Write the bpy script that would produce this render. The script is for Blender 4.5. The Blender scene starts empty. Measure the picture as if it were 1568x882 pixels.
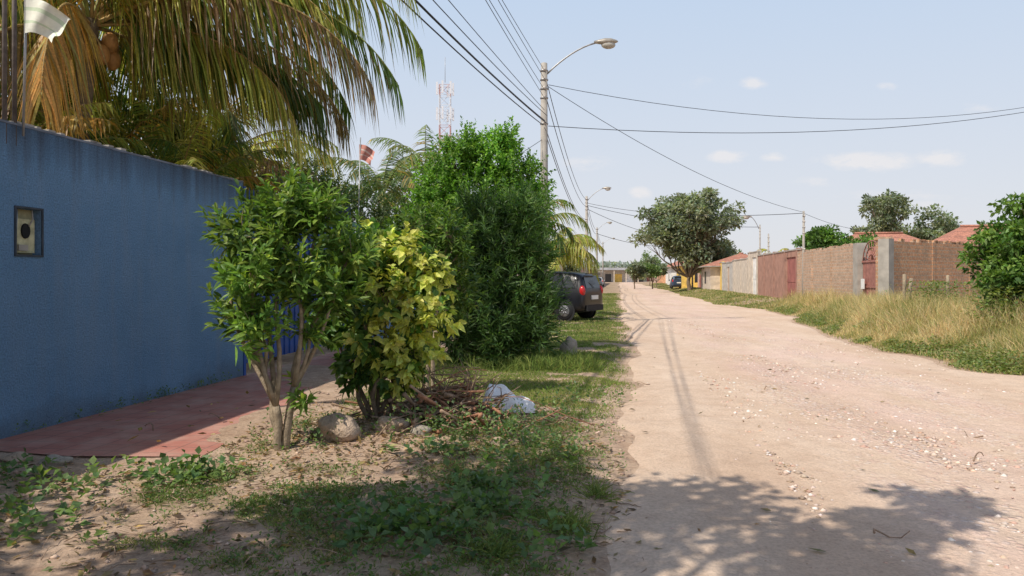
import bpy, math, numpy as np
from mathutils import Vector, Matrix
rng=np.random.default_rng(11)
R=math.radians
SC=bpy.context.scene
# ------------------------------------------------------------------ noise / terrain
def _h(ix,iy,s):
    n=np.sin(ix*127.1+iy*311.7+s*74.7)*43758.5453
    return n-np.floor(n)
def vn(x,y,s=0):
    x=np.asarray(x,float);y=np.asarray(y,float)
    ix=np.floor(x);iy=np.floor(y);fx=x-ix;fy=y-iy
    fx=fx*fx*(3-2*fx);fy=fy*fy*(3-2*fy)
    a=_h(ix,iy,s);b=_h(ix+1,iy,s);c=_h(ix,iy+1,s);d=_h(ix+1,iy+1,s)
    return (a*(1-fx)+b*fx)*(1-fy)+(c*(1-fx)+d*fx)*fy
def fbm(x,y,s=0,o=3):
    v=0;a=.5;t=0
    for i in range(o):
        v=v+a*vn(x*2**i,y*2**i,s+i*13);t+=a;a*=.5
    return v/t
def sst(a,b,x):
    t=np.clip((x-a)/(b-a),0,1);return t*t*(3-2*t)
def rc(x,y): return x-.14*y
def edgeL(y): return .2+.55*(fbm(y*.35,0*y+.3,5)-.5)*2+.22*(vn(y*1.7,0*y+.7,15)-.5)
def edgeR(y): return 5.9+1.1*(fbm(y*.2,0*y+3.3,9)-.5)*2+4.5*(1-sst(9.5,13.0,y))+1.2*np.exp(-((y-35)/7)**2)
def H(x,y):
    x=np.asarray(x,float);y=np.asarray(y,float)
    r=rc(x,y);near=np.exp(-np.maximum(y-60,0)/80)
    z=(.05*(fbm(x*.4,y*.4,1)-.5)+.035*(fbm(x*1.9,y*1.9,2)-.5))*near
    z=z+sst(0,3.0,r-edgeR(y))*.38*sst(10,15,y)
    z=z+.13*np.exp(-((x+1.1)/1.1)**2-((y-7.7)/.9)**2)
    z=z+sst(0,.5,edgeL(y)-r)*.03
    return z
def Hf(x,y): return float(H(np.array([x]),np.array([y]))[0])
# ------------------------------------------------------------------ materials
class NT:
    def __init__(s,name,world=False):
        if world:
            s.m=bpy.data.worlds.new(name)
        else: s.m=bpy.data.materials.new(name)
        s.m.use_nodes=True;s.t=s.m.node_tree;s.t.nodes.clear()
    def n(s,ty,**k):
        nd=s.t.nodes.new(ty)
        for a,b in k.items():
            if a.startswith('i_'):
                key=a[2:]
                key=int(key) if key.isdigit() else key.replace('_',' ')
                s.set(nd,key,b)
            else: setattr(nd,a,b)
        return nd
    def set(s,nd,key,b):
        if isinstance(b,bpy.types.NodeSocket): s.t.links.new(b,nd.inputs[key])
        else: nd.inputs[key].default_value=b
    def math(s,op,a,b=0.0,c=0.0,clamp=False):
        nd=s.n('ShaderNodeMath',operation=op,use_clamp=clamp)
        s.set(nd,0,a);s.set(nd,1,b);s.set(nd,2,c);return nd.outputs[0]
    def noise(s,vec,scale,detail=4,rough=.55):
        nd=s.n('ShaderNodeTexNoise');s.set(nd,'Scale',scale);s.set(nd,'Detail',detail);s.set(nd,'Roughness',rough)
        if vec is not None: s.set(nd,'Vector',vec)
        return nd.outputs['Fac']
    def ramp(s,f,stops):
        nd=s.n('ShaderNodeValToRGB');s.set(nd,'Fac',f);e=nd.color_ramp.elements
        while len(e)<len(stops): e.new(.5)
        for i,(p,c) in enumerate(stops):
            e[i].position=p
            e[i].color=(c[0],c[1],c[2],1) if hasattr(c,'__len__') else (c,c,c,1)
        return nd.outputs[0]
    def mix(s,f,a,b,blend='MIX'):
        nd=s.n('ShaderNodeMix',data_type='RGBA',blend_type=blend,clamp_factor=True)
        s.set(nd,0,f)
        s.set(nd,6,a if isinstance(a,bpy.types.NodeSocket) else (*a,1))
        s.set(nd,7,b if isinstance(b,bpy.types.NodeSocket) else (*b,1))
        return nd.outputs[2]
    def pos(s): return s.n('ShaderNodeNewGeometry').outputs['Position']
    def obj(s): return s.n('ShaderNodeTexCoord').outputs['Object']
    def out(s,col,rough=.8,bump=None,bs=.3,bd=.02,metal=0,spec=.3):
        p=s.n('ShaderNodeBsdfPrincipled')
        s.set(p,'Base Color',col if isinstance(col,bpy.types.NodeSocket) else (*col,1))
        s.set(p,'Roughness',rough);s.set(p,'Metallic',metal);s.set(p,'Specular IOR Level',spec)
        if bump is not None:
            b=s.n('ShaderNodeBump');s.set(b,'Height',bump);s.set(b,'Strength',bs);s.set(b,'Distance',bd)
            s.t.links.new(b.outputs[0],p.inputs['Normal'])
        o=s.n('ShaderNodeOutputMaterial');s.t.links.new(p.outputs[0],o.inputs[0]);return s.m
def simple(name,c,rough=.8,sc=8,var=.25,bs=.2,bd=.01,metal=0,spec=.3):
    k=NT(name);v=k.pos();f=k.noise(v,sc,5);
    lo=tuple(x*(1-var) for x in c);hi=tuple(min(1,x*(1+var)) for x in c)
    col=k.ramp(f,[(.3,lo),(.7,hi)])
    return k.out(col,rough,k.noise(v,sc*4,4),bs,bd,metal,spec)
def leafmat(name,trans=.3,rough=.45,spec=.35):
    k=NT(name);a=k.n('ShaderNodeAttribute',attribute_name='col').outputs['Color']
    f=k.noise(k.pos(),35,2)
    col=k.mix(1.0,a,k.ramp(f,[(.3,.75),(.7,1.25)]),'MULTIPLY')
    p=k.n('ShaderNodeBsdfPrincipled');k.set(p,'Base Color',col);k.set(p,'Roughness',rough);k.set(p,'Specular IOR Level',spec)
    t=k.n('ShaderNodeBsdfTranslucent');k.set(t,'Color',k.mix(1.0,col,(1.5,1.6,.7),'MULTIPLY'))
    m=k.n('ShaderNodeMixShader');k.set(m,0,trans);k.t.links.new(p.outputs[0],m.inputs[1]);k.t.links.new(t.outputs[0],m.inputs[2])
    o=k.n('ShaderNodeOutputMaterial');k.t.links.new(m.outputs[0],o.inputs[0]);return k.m
LEAF=leafmat('foliage',.38);GRASS=leafmat('grass_blades',.3,.6,.2);PALM=leafmat('palm_leaflets',.4,.45,.35)
BARK=simple('bark',(.19,.145,.10),.9,14,.35,.6,.02)
BARKP=simple('pale_bark',(.31,.245,.17),.9,14,.35,.6,.02)
CONC=simple('concrete',(.36,.33,.29),.85,3,.2,.4,.01)
BLACK=simple('black_rubber',(.02,.02,.022),.7,5,.2)
METAL=simple('galvanised_metal',(.35,.35,.35),.45,6,.2,.05,.005,.6,.5)
WIRE=simple('wire_black',(.025,.025,.03),.6,5,.1)
# ------------------------------------------------------------------ mesh helpers
def link(o,parent=None):
    SC.collection.objects.link(o)
    if parent: o.parent=parent
    return o
def empty(name,loc=(0,0,0),rz=0):
    o=bpy.data.objects.new(name,None);o.location=loc;o.rotation_euler=(0,0,rz);o.empty_display_size=.3
    return link(o)
class MB:
    def __init__(s): s.v=[];s.f=[];s.mi=[];s.mats=[];s.sm=[]
    def m(s,mat):
        if mat not in s.mats: s.mats.append(mat)
        return s.mats.index(mat)
    def add(s,vs,fs,mat,smooth=False):
        b=len(s.v);s.v+= [tuple(map(float,q)) for q in vs];i=s.m(mat)
        for f in fs: s.f.append([b+j for j in f]);s.mi.append(i);s.sm.append(smooth)
    def box(s,x0,x1,y0,y1,z0,z1,mat,rz=0,c=None):
        vs=[(x,y,z) for z in (z0,z1) for x,y in ((x0,y0),(x1,y0),(x1,y1),(x0,y1))]
        s.add(vs,[(0,3,2,1),(4,5,6,7),(0,1,5,4),(1,2,6,5),(2,3,7,6),(3,0,4,7)],mat)
    def tube(s,pts,rad,mat,n=8,smooth=True,cap=True):
        pts=[Vector(p) for p in pts]
        if not hasattr(rad,'__len__'): rad=[rad]*len(pts)
        vs=[];fs=[];ref=None
        for i,p in enumerate(pts):
            d=(pts[min(i+1,len(pts)-1)]-pts[max(i-1,0)]).normalized()
            if ref is None:
                ref=Vector((0,0,1)) if abs(d.z)<.9 else Vector((1,0,0))
            if abs(d.dot(ref))>.97: ref=Vector((1,0,0)) if abs(d.x)<.9 else Vector((0,1,0))
            a=d.cross(ref).normalized();b=d.cross(a)
            for j in range(n):
                t=2*math.pi*j/n;vs.append(p+a*math.cos(t)*rad[i]+b*math.sin(t)*rad[i])
        for i in range(len(pts)-1):
            for j in range(n):
                k=(j+1)%n;fs.append((i*n+j,i*n+k,(i+1)*n+k,(i+1)*n+j))
        if cap:
            fs.append(tuple(range(n-1,-1,-1)));fs.append(tuple(range((len(pts)-1)*n,len(pts)*n)))
        s.add(vs,fs,mat,smooth)
    def blob(s,c,r,mat,amp=.2,seed=0,seg=14,ring=9,smooth=True):
        vs=[];fs=[];r3=np.random.default_rng(seed);ph=r3.random(6)*6
        for i in range(ring+1):
            th=math.pi*i/ring
            for j in range(seg):
                a=2*math.pi*j/seg;x,y,z=math.sin(th)*math.cos(a),math.sin(th)*math.sin(a),math.cos(th)
                k=1+amp*(math.sin(3*x+ph[0])*math.cos(2.5*y+ph[1])+.6*math.sin(5*z+ph[2]+2*x)+.35*math.sin(9*y+ph[3]+4*z)+.3*math.cos(8*x+ph[4]))
                vs.append((c[0]+x*r[0]*k,c[1]+y*r[1]*k,c[2]+z*r[2]*k))
        for i in range(ring):
            for j in range(seg):
                k=(j+1)%seg;fs.append((i*seg+j,(i+1)*seg+j,(i+1)*seg+k,i*seg+k))
        s.add(vs,fs,mat,smooth)
    def build(s,name,parent=None,loc=(0,0,0),rz=0):
        me=bpy.data.meshes.new(name);me.from_pydata(s.v,[],s.f)
        for m in s.mats: me.materials.append(m)
        me.polygons.foreach_set('material_index',s.mi);me.polygons.foreach_set('use_smooth',s.sm);me.update()
        o=bpy.data.objects.new(name,me);o.location=loc;o.rotation_euler=(0,0,rz);link(o,parent)
        return o
def npmesh(name,V,T,mat,col=None,parent=None,smooth=False):
    me=bpy.data.meshes.new(name);nv=len(V);k=T.shape[1];nf=len(T)
    me.vertices.add(nv);me.vertices.foreach_set('co',V.astype(np.float32).ravel())
    me.loops.add(nf*k);me.loops.foreach_set('vertex_index',T.astype(np.int32).ravel())
    me.polygons.add(nf);me.polygons.foreach_set('loop_start',np.arange(0,nf*k,k,dtype=np.int32))
    me.polygons.foreach_set('loop_total',np.full(nf,k,dtype=np.int32))
    if smooth: me.polygons.foreach_set('use_smooth',np.ones(nf,dtype=bool))
    me.materials.append(mat);me.update(calc_edges=True)
    if col is not None:
        a=me.attributes.new('col','FLOAT_COLOR','POINT');c=np.ones((nv,4),np.float32);c[:,:3]=col
        a.data.foreach_set('color',c.ravel())
    me.validate()
    return link(bpy.data.objects.new(name,me),parent)
TPL={
'lance':(np.array([(0,0,0),(.3,-.5,.22),(.3,0,0),(.3,.5,.22),(.65,-.42,.2),(.65,0,0),(.65,.42,.2),(1,0,0)]),
  np.array([(0,2,1),(0,3,2),(1,2,5),(1,5,4),(2,3,6),(2,6,5),(4,5,7),(5,6,7)])),
'leaf':(np.array([(0,0,0),(.42,-.5,.15),(.5,0,-.05),(.42,.5,.15),(1,0,0)]),np.array([(0,2,1),(0,3,2),(1,2,4),(2,3,4)])),
'rh':(np.array([(0,0,0),(.45,-.5,.1),(.45,.5,.1),(1,0,0)]),np.array([(0,2,1),(1,2,3)])),
'blade':(np.array([(0,-.5,0),(0,.5,0),(.55,-.4,0),(.55,.4,0),(1,0,0)]),np.array([(0,1,3),(0,3,2),(2,3,4)])),
}
def nz(a): return a/np.maximum(np.linalg.norm(a,axis=-1,keepdims=True),1e-9)
def leaves(name,P,D,N,L,W,col,mat,tpl='leaf',droop=.15,parent=None):
    n=len(P);tp,tf=TPL[tpl];D=nz(D);S=nz(np.cross(D,N));U=np.cross(S,D)
    L=np.broadcast_to(L,(n,));W=np.broadcast_to(W,(n,));dr=np.broadcast_to(droop,(n,))
    t=tp[:,0][None,:,None];s=tp[:,1][None,:,None];z=tp[:,2][None,:,None]
    V=P[:,None]+D[:,None]*t*L[:,None,None]+S[:,None]*s*W[:,None,None]+U[:,None]*z*W[:,None,None]
    V[:,:,2]-=dr[:,None]*(tp[:,0]**2)[None]*L[:,None]
    k=len(tp);T=(tf[None]+(np.arange(n)*k)[:,None,None]).reshape(-1,3)
    return npmesh(name,V.reshape(-1,3),T,mat,np.repeat(col,k,axis=0),parent)
def frame(D):
    ref=np.where(np.abs(D[:,2:3])<.9,np.array([[0,0,1.]]),np.array([[1.,0,0]]))
    a=nz(np.cross(D,ref));return a,np.cross(D,a)
def shoots(P,D,SL,n,ang,jit=.25):
    N=len(P);D=nz(D);a,b=frame(D);t=np.linspace(.1,1,n)[None]
    t=np.clip(t+rng.normal(0,.04,(N,n)),0,1)
    phi=np.arange(n)[None]*2.4+rng.random((N,1))*6.28+rng.normal(0,.3,(N,n))
    SL=np.broadcast_to(SL,(N,))
    pos=P[:,None]+D[:,None]*(t*SL[:,None])[...,None]
    rad=a[:,None]*np.cos(phi)[...,None]+b[:,None]*np.sin(phi)[...,None]
    A=(ang*(1.15-.55*t)+rng.normal(0,jit,(N,n)))[...,None]
    d=D[:,None]*np.cos(A)+rad*np.sin(A);nr=D[:,None]*np.sin(A)-rad*np.cos(A)
    nr=nr+rng.normal(0,.25,nr.shape)
    idx=np.repeat(np.arange(N),n)
    return pos.reshape(-1,3),d.reshape(-1,3),nr.reshape(-1,3),idx,t.reshape(-1)
def rdir(n):
    return nz(rng.normal(size=(n,3)))
def varcol(base,n,v=.2,hue=.12):
    base=np.asarray(base,float)
    k=np.exp(rng.normal(0,v,(n,1)));h=1+rng.normal(0,hue,(n,3))*np.array([1,.4,1])
    return np.clip(base*k*h,0.003,.9)
def limb(mb,p0,p1,r0,r1,mat,wob=.08,n=6,k=6):
    p0=Vector(p0);p1=Vector(p1);L=(p1-p0).length;pts=[];rd=[]
    o1=Vector(rng.normal(0,wob,3))*L;o2=Vector(rng.normal(0,wob*.5,3))*L
    for i in range(k+1):
        t=i/k;q=p0.lerp(p1,t)+o1*math.sin(math.pi*t)+o2*math.sin(2*math.pi*t)
        pts.append(q);rd.append(r0+(r1-r0)*t**.8)
    mb.tube(pts,rd,mat,n);return pts
def shrub(name,base,lumps,ns,shoot,nl,LL,LW,ang,cols,tpl='leaf',stems=4,sr=.03,bark=BARK,droop=.15,up=.6,fork=.35,twig=.5,shell=.45,colfn=None,spread=.12,sprig=.10):
    par=empty(name,base);inv=Vector(base);base=np.array(base,float)
    mb=MB();P=[];D=[];LC=[]
    forks=[]
    for i in range(stems):
        a=6.28*i/stems+rng.random()
        q=base+np.array([math.cos(a)*spread,math.sin(a)*spread,0])*.6+np.array([0,0,-.05])
        f=base+np.array([math.cos(a)*spread*2.2,math.sin(a)*spread*2.2,fork*(.8+.5*rng.random())])
        limb(mb,q,f,sr,sr*.8,bark,.05);forks.append(f)
    for c,r,w in lumps:
        c=np.array(c,float);r=np.array(r if hasattr(r,'__len__') else (r,r,r*.95))
        f=min(forks,key=lambda q:abs(q[0]-c[0])+.3*rng.random())
        tgt=c-np.array([0,0,r[2]*.35])
        limb(mb,f,tgt,sr*.62,sr*.3,bark,.06)
        n=int(ns*w);d=rdir(n);rr=(shell+(1-shell)*rng.random((n,1))**.6)
        rr=np.where(rng.random((n,1))<sprig,rr*(1.15+.35*rng.random((n,1))),rr)
        p=c+d*r*rr
        dd=nz(d*.9+np.array([0,0,up])+rng.normal(0,.25,(n,3)))
        P.append(p-dd*shoot*.6);D.append(dd);LC.append(np.full(n,rng.normal(0,.16)))
        for j in range(int(n*twig)):
            limb(mb,c-np.array([0,0,r[2]*.35]),p[j]-dd[j]*shoot*.3,sr*.2,.003,bark,.05,n=4,k=3)
    P=np.concatenate(P);D=np.concatenate(D);LC=np.concatenate(LC)
    pos,d,nr,idx,t=shoots(P,D,shoot*(.7+.6*rng.random(len(P))),nl,ang)
    n=len(pos);ch=rng.random(n);cols=[np.array(c) for c in cols];w=np.cumsum([c[3] for c in cols]);w=w/w[-1]
    k=np.searchsorted(w,np.clip(ch*.6+.4*rng.random(len(P))[idx],0,.999));base_c=np.array([c[:3] for c in cols])[k]
    col=np.clip(varcol(base_c,n,.15,.08)*np.exp(LC[idx])[:,None],.003,.9)
    if colfn is not None: col=colfn(pos,col,idx)
    ll=LL*(.65+.5*rng.random(n))*(1.05-.3*t);lw=ll*LW/LL*(.85+.3*rng.random(n))
    o=mb.build('branches',par);o.location=-inv
    o=leaves('leaves',pos,d,nr,ll,lw,col,LEAF,tpl,droop,par);o.location=-inv
    return par
# ------------------------------------------------------------------ ground & road
xs=np.concatenate([-8-np.geomspace(.3,2500,34)[::-1],np.arange(-8,17,.13),17+np.geomspace(.3,2500,34)])
ys=np.concatenate([-2-np.geomspace(.3,300,16)[::-1],np.arange(-2,34,.13),34+np.geomspace(.25,3500,70)])
X,Y=np.meshgrid(xs,ys);Z=H(X,Y)
def gridmesh(name,X,Y,Z,mat,extra=None):
    ny,nx=X.shape;V=np.stack([X,Y,Z],-1).reshape(-1,3);i=np.arange(nx*ny).reshape(ny,nx)
    T=np.stack([i[:-1,:-1],i[:-1,1:],i[1:,1:],i[1:,:-1]],-1).reshape(-1,4)
    return npmesh(name,V,T,mat,extra,None,True)
def greenness(x,y):
    """how much vegetation the verge carries, 0..1"""
    r=rc(x,y)
    n=fbm(x*.9+3,y*.9,31)*.7+.3*vn(x*3.1,y*3.1,37)
    left=sst(.05,-.6,r-edgeL(y)+.5*(vn(x*1.7,y*1.7,44)-.5))
    g=left*sst(.46,.62,n+.15*sst(8.3,10.,y)+.05*np.exp(-((x-.1)/1.2)**2)-.03*sst(-1,-2.5,x))
    g=g*(1-.95*np.exp(-((x+2.6)/1.7)**2-((y-6.5)/.4)**2))
    g=g*(1-.8*np.exp(-((x+1.4)/.9)**2-((y-7.1)/.6)**2))
    g=g*(1-sst(-3.2,-3.6,r)*sst(6.2,6.8,y))
    right=sst(0,.6,r-edgeR(y))*sst(10.5,12.5,y)
    g=np.maximum(g,right*(.55+.45*sst(.35,.6,n)))
    return np.clip(g,0,1)
k=NT('bare_earth');v=k.pos();gr=k.n('ShaderNodeAttribute',attribute_name='col').outputs['Color']
big=k.noise(v,.8,5);fine=k.noise(v,28,6,.7);mid=k.noise(v,5,5,.6)
c=k.ramp(mid,[(.3,(.40,.275,.19)),(.55,(.54,.395,.285)),(.75,(.63,.475,.355))])
c=k.mix(k.math('MULTIPLY',k.ramp(big,[(.4,0.),(.6,1.)]),.45),c,(.34,.22,.15))
c=k.mix(1.0,c,k.ramp(fine,[(.3,.68),(.65,1.12)]),'MULTIPLY')
c=k.mix(k.math('MULTIPLY',gr,.5),c,k.ramp(fine,[(.3,(.12,.11,.05)),(.7,(.32,.25,.15))]))
GROUND=k.out(c,.95,k.math('ADD',k.math('MULTIPLY',fine,.5),mid),.8,.045,0,.1)
g=greenness(X,Y).reshape(-1,1)
gridmesh('ground',X,Y,Z,GROUND,np.repeat(np.clip(g,0,1),3,1))
ry=np.concatenate([np.arange(-6,30,.13),30+np.geomspace(.2,420,110)]);rt=np.linspace(0,1,80)
YY=np.repeat(ry[:,None],80,1);eL=edgeL(YY)-.12;eR=np.minimum(edgeR(YY),10)+.1;RR=eL+(eR-eL)*rt[None];XX=RR+.14*YY
edge=np.minimum(RR-eL,eR-RR);ruts=-.02*(np.exp(-((RR-1.0-.25*np.sin(YY*.15))/.3)**2)+np.exp(-((RR-2.6-.25*np.sin(YY*.15))/.3)**2))
ZZ=H(XX,YY)-.03+.055*sst(0,.35,edge)+ruts*.4+.02*(fbm(XX*2.2,YY*2.2,77)-.5)
k=NT('dirt_road_surface');v=k.pos();at=k.n('ShaderNodeAttribute',attribute_name='col').outputs['Color']
mp=k.n('ShaderNodeMapping');k.set(mp,'Vector',v);k.set(mp,'Scale',(1,.35,1));k.set(mp,'Rotation',(0,0,R(8)));vs=mp.outputs[0]
big=k.noise(vs,.7,5,.6);mid=k.noise(v,4,6,.65);fine=k.noise(v,40,5,.7)
c=k.ramp(big,[(.3,(.55,.39,.28)),(.5,(.63,.475,.355)),(.7,(.69,.54,.42))])
c=k.mix(k.math('MULTIPLY',k.ramp(mid,[(.35,1.),(.55,0.)]),.4),c,(.47,.33,.235))
vo=k.n('ShaderNodeTexVoronoi');k.set(vo,'Vector',v);k.set(vo,'Scale',17);k.set(vo,'Randomness',1)
cr=k.ramp(vo.outputs['Color'],[(.2,(.62,.38,.31)),(.5,(.72,.56,.48)),(.8,(.82,.75,.70))])
rub=k.math('MULTIPLY',k.math('MULTIPLY',k.ramp(k.noise(vs,1.1,4,.7),[(.42,0.),(.6,1.)]),k.ramp(vo.outputs['Distance'],[(.3,1.),(.5,0.)])),k.n('ShaderNodeSeparateColor',i_0=at).outputs[0])
c=k.mix(k.math('MULTIPLY',rub,.85),c,cr)
pink=k.math('MULTIPLY',k.math('MULTIPLY',k.ramp(k.noise(vs,.9,4,.6),[(.4,0.),(.65,1.)]),k.n('ShaderNodeSeparateColor',i_0=at).outputs[0]),.5)
c=k.mix(pink,c,(.70,.50,.43))
c=k.mix(1.0,c,k.ramp(fine,[(.3,.78),(.6,1.06)]),'MULTIPLY')
c=k.mix(k.n('ShaderNodeSeparateColor',i_0=at).outputs[1],c,(.47,.33,.24))
bh=k.math('ADD',k.math('ADD',k.math('MULTIPLY',fine,.35),mid),k.math('MULTIPLY',rub,.5))
ROAD=k.out(c,.95,bh,.8,.045,0,.1)
rubm=sst(1.4,2.4,RR)*sst(5.3,4.2,RR)
col=np.stack([rubm,-ruts*9*(.3+.7*fbm(XX,YY*.4,3)),0*RR],-1).reshape(-1,3)
gridmesh('dirt_road',XX,YY,ZZ,ROAD,np.clip(col,0,1))
k=NT('red_tiles');v=k.pos()
b=k.n('ShaderNodeTexBrick',offset=0.0,squash=1.0)
mp=k.n('ShaderNodeMapping');k.set(mp,'Vector',v);k.set(mp,'Rotation',(0,0,R(8)));k.set(b,'Vector',mp.outputs[0])
k.set(b,'Scale',1.0);k.set(b,'Brick Width',.25);k.set(b,'Row Height',.25);k.set(b,'Mortar Size',.008)
k.set(b,'Color1',(.46,.19,.145,1));k.set(b,'Color2',(.40,.16,.12,1));k.set(b,'Mortar',(.25,.13,.10,1))
dust=k.ramp(k.noise(v,2.2,6,.7),[(.42,0.),(.72,1.)])
c=k.mix(k.math('MULTIPLY',dust,.6),b.outputs[0],(.54,.37,.29));TILE=k.out(c,.7,b.outputs['Fac'],-.3,.01,0,.3)
mb=MB();N=30;vs=[];fs=[]
for i in range(N+1):
    y=6.62+i*(17.-6.62)/N;xw=-5.94+.14*y;xr=-2.72+.03*math.sin(i*.9)-.02*(y-6.6)
    for x,z in ((xw,-.2),(xw,.045),(xw*.5+xr*.5,.04),(xr,.035),(xr+.02,-.2)): vs.append((x,y+(.28 if x<-4.3 and i==0 else 0),z))
for i in range(N):
    for j in range(4): a=i*5+j;fs.append((a,a+1,a+6,a+5))
fs.append((0,1,2,3,4));mb.add(vs,fs,TILE)
mb.build('tiled_pavement')
# ------------------------------------------------------------------ blue wall
k=NT('blue_stucco');v=k.obj();sx=k.n('ShaderNodeSeparateXYZ',i_0=v)
n1=k.noise(v,1.3,5,.6);mp=k.n('ShaderNodeMapping');k.set(mp,'Vector',v);k.set(mp,'Scale',(5,5,.35));n2=k.noise(mp.outputs[0],1.2,5,.65);n3=k.noise(v,55,4,.7)
c=k.ramp(n1,[(.3,(.195,.37,.60)),(.7,(.255,.44,.68))])
c=k.mix(k.math('MULTIPLY',k.ramp(n2,[(.48,0.),(.72,1.)]),.45),c,(.31,.42,.56))
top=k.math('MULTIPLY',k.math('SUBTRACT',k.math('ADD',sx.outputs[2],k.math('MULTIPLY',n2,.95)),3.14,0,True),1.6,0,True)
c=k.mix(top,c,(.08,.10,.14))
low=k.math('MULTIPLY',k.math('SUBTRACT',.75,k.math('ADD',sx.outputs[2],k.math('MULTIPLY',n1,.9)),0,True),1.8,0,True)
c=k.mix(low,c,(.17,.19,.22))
c=k.mix(1.0,c,k.ramp(n3,[(.3,.66),(.7,1.2)]),'MULTIPLY')
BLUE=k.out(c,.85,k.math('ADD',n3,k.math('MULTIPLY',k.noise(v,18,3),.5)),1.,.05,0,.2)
PLAST=simple('grey_plaster',(.36,.33,.2),.9,12,.3,.4,.01)
DARK=simple('dark_hole',(.01,.01,.01),.8,4,.1)
TH=math.atan2(1,.14);SL=math.hypot(1,.14)
par=empty('blue_wall',(-5.94-.14*4,-4,0),TH)
def ws(Yv): return (Yv+4)*SL
mb=MB();a,b_=ws(7.47),ws(7.80);z0,z1=1.83,2.29;e=ws(12.0);t=.16;hh=3.1
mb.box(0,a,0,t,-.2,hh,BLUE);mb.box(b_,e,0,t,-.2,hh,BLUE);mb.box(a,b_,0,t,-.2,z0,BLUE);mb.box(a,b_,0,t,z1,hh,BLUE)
mb.build('wall',par)
mb=MB();mb.box(0,e,-.004,t+.02,hh+.002,hh+.025,simple('cement_coping',(.16,.18,.22),.9,4,.35,.5,.01));
for i in range(110):
    s0=rng.random()*e
    mb.box(s0,s0+.02+.14*rng.random(),.01,.13,hh+.025,hh+.03+.025*rng.random(),CONC)
mb.build('coping',par)
mb=MB();mb.box(a,b_,.10,.15,z0,z1,PLAST)
FR=simple('box_frame',(.045,.055,.07),.7,8,.3)
for q in ((a-.02,b_+.02,z1,z1+.02),(a-.02,b_+.02,z0-.02,z0),(a-.02,a,z0,z1),(b_,b_+.02,z0,z1)): mb.box(q[0],q[1],-.014,.02,q[2],q[3],FR)
mb.box(a+.02,b_-.03,.05,.10,z0+.02,z1-.10,simple('meter_board',(.46,.43,.26),.7,14,.35))
cx,cz=(a+b_)/2+.01,z0+.24
vs=[(cx,.035,cz)]+[(cx+.055*math.cos(i*.3927),.035,cz+.075*math.sin(i*.3927)) for i in range(16)];vs+=[(cx+.06*math.cos(i*.3927),.06,cz+.08*math.sin(i*.3927)) for i in range(16)]
fs=[(0,1+(i+1)%16,1+i) for i in range(16)]+[(1+i,1+(i+1)%16,17+(i+1)%16,17+i) for i in range(16)]
mb.add(vs,fs,DARK)
mb.tube([(cx+.08,.04,z1),(cx+.08,.03,z1-.1),(cx+.03,.03,cz+.05)],.008,CONC,5);mb.box(cx-.1,cx+.02,.03,.05,z0+.04,z0+.10,CONC);mb.tube([(a+.04,.04,z0+.05),(a+.06,.04,z1)],.012,METAL,6)
mb.build('electric_meter_box',par)
DB=simple('blue_sheet_metal',(.03,.09,.33),.5,3,.3,.1,.01,0,.4)
par=empty('blue_metal_gate',(-5.94+.14*12.05,12.05,0),TH);mb=MB();Lg=4.4*SL
nn=int(Lg/.11)
for i in range(nn):
    mb.box(i*.11+.004,i*.11+.1,.03+(.02 if i%2 else 0),.06+(.02 if i%2 else 0),.22,2.75,DB)
for z in (.3,1.5,2.7): mb.box(0,Lg,.082,.12,z,z+.05,DB)
for i in range(int(Lg/.15)): mb.tube([(i*.15+.05,.1,2.76),(i*.15+.05,.1,3.0),(i*.15+.05,.1,3.08)],[.012,.012,.001],DB,5)
mb.box(-.03,.03,-.01,.1,-.1,3.05,DB);mb.box(Lg,Lg+.25,-.05,.2,-.1,3.15,BLUE)
mb.build('leaf_panels',par)
par=empty('blue_wall',(-5.94+.14*16.9,16.9,0),TH);mb=MB();mb.box(0,18,0,.16,-.2,2.2,BLUE);mb.build('wall',par)
GRN=simple('green_paint',(.16,.36,.28),.6,6,.2);mb=MB()
for i in range(60):
    x=.3+i*.3
    mb.tube([(x,.08,2.2),(x,.08,2.3),(x,.08,2.45),(x,.08,2.6),(x,.08,2.75)],[.03,.05,.025,.05,.03],GRN,6)
mb.box(0,18,.0,.16,2.752,2.84,GRN);mb.build('balustrade',par)
def cloth(mb,p,w,h,mat1,mat2,ph=0,ax=(1,0)):
    nx,nzv=12,11;vs=[]
    for i in range(nx+1):
        for j in range(nzv+1):
            s=i/nx;t_=j/nzv;wv=.07*math.sin(8*s+3*t_+ph)*s
            vs.append((p[0]+ax[0]*s*w*(1-.25*t_)-ax[1]*wv,p[1]+ax[1]*s*w+ax[0]*wv,p[2]-t_*h*(1-.2*s)-s*s*h*.55+.03*math.sin(9*t_+ph)*s))
    for j in range(nzv):
        fs=[(i*(nzv+1)+j,(i+1)*(nzv+1)+j,(i+1)*(nzv+1)+j+1,i*(nzv+1)+j+1) for i in range(nx)]
        mb.add(vs,fs,mat1 if j not in (3,7) else mat2,True)
RUST=simple('rusty_steel',(.13,.11,.10),.7,12,.35,.3,.005,.3)
mb=MB()
for yy,hz in ((7.36,5.6),(7.48,5.4)):
    x=-5.94+.14*yy-.02;mb.tube([(x,yy,2.9),(x,yy,hz)],.022,RUST,8)
mb.build('metal_posts')
WH=simple('white_cloth',(.70,.70,.60),.9,10,.15,.1);GC=simple('green_cloth',(.50,.58,.42),.9,10,.15,.1)
mb=MB();mb.tube([(-4.84,7.5,3.0),(-4.80,7.5,4.7)],.012,METAL,6);cloth(mb,(-4.80,7.45,4.36),.42,.36,WH,GC);mb.build('cloth_banner')
RD=simple('red_cloth',(.55,.25,.21),.9,10,.15,.1);WP=simple('pale_cloth',(.65,.5,.45),.9,10,.15,.1)
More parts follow.
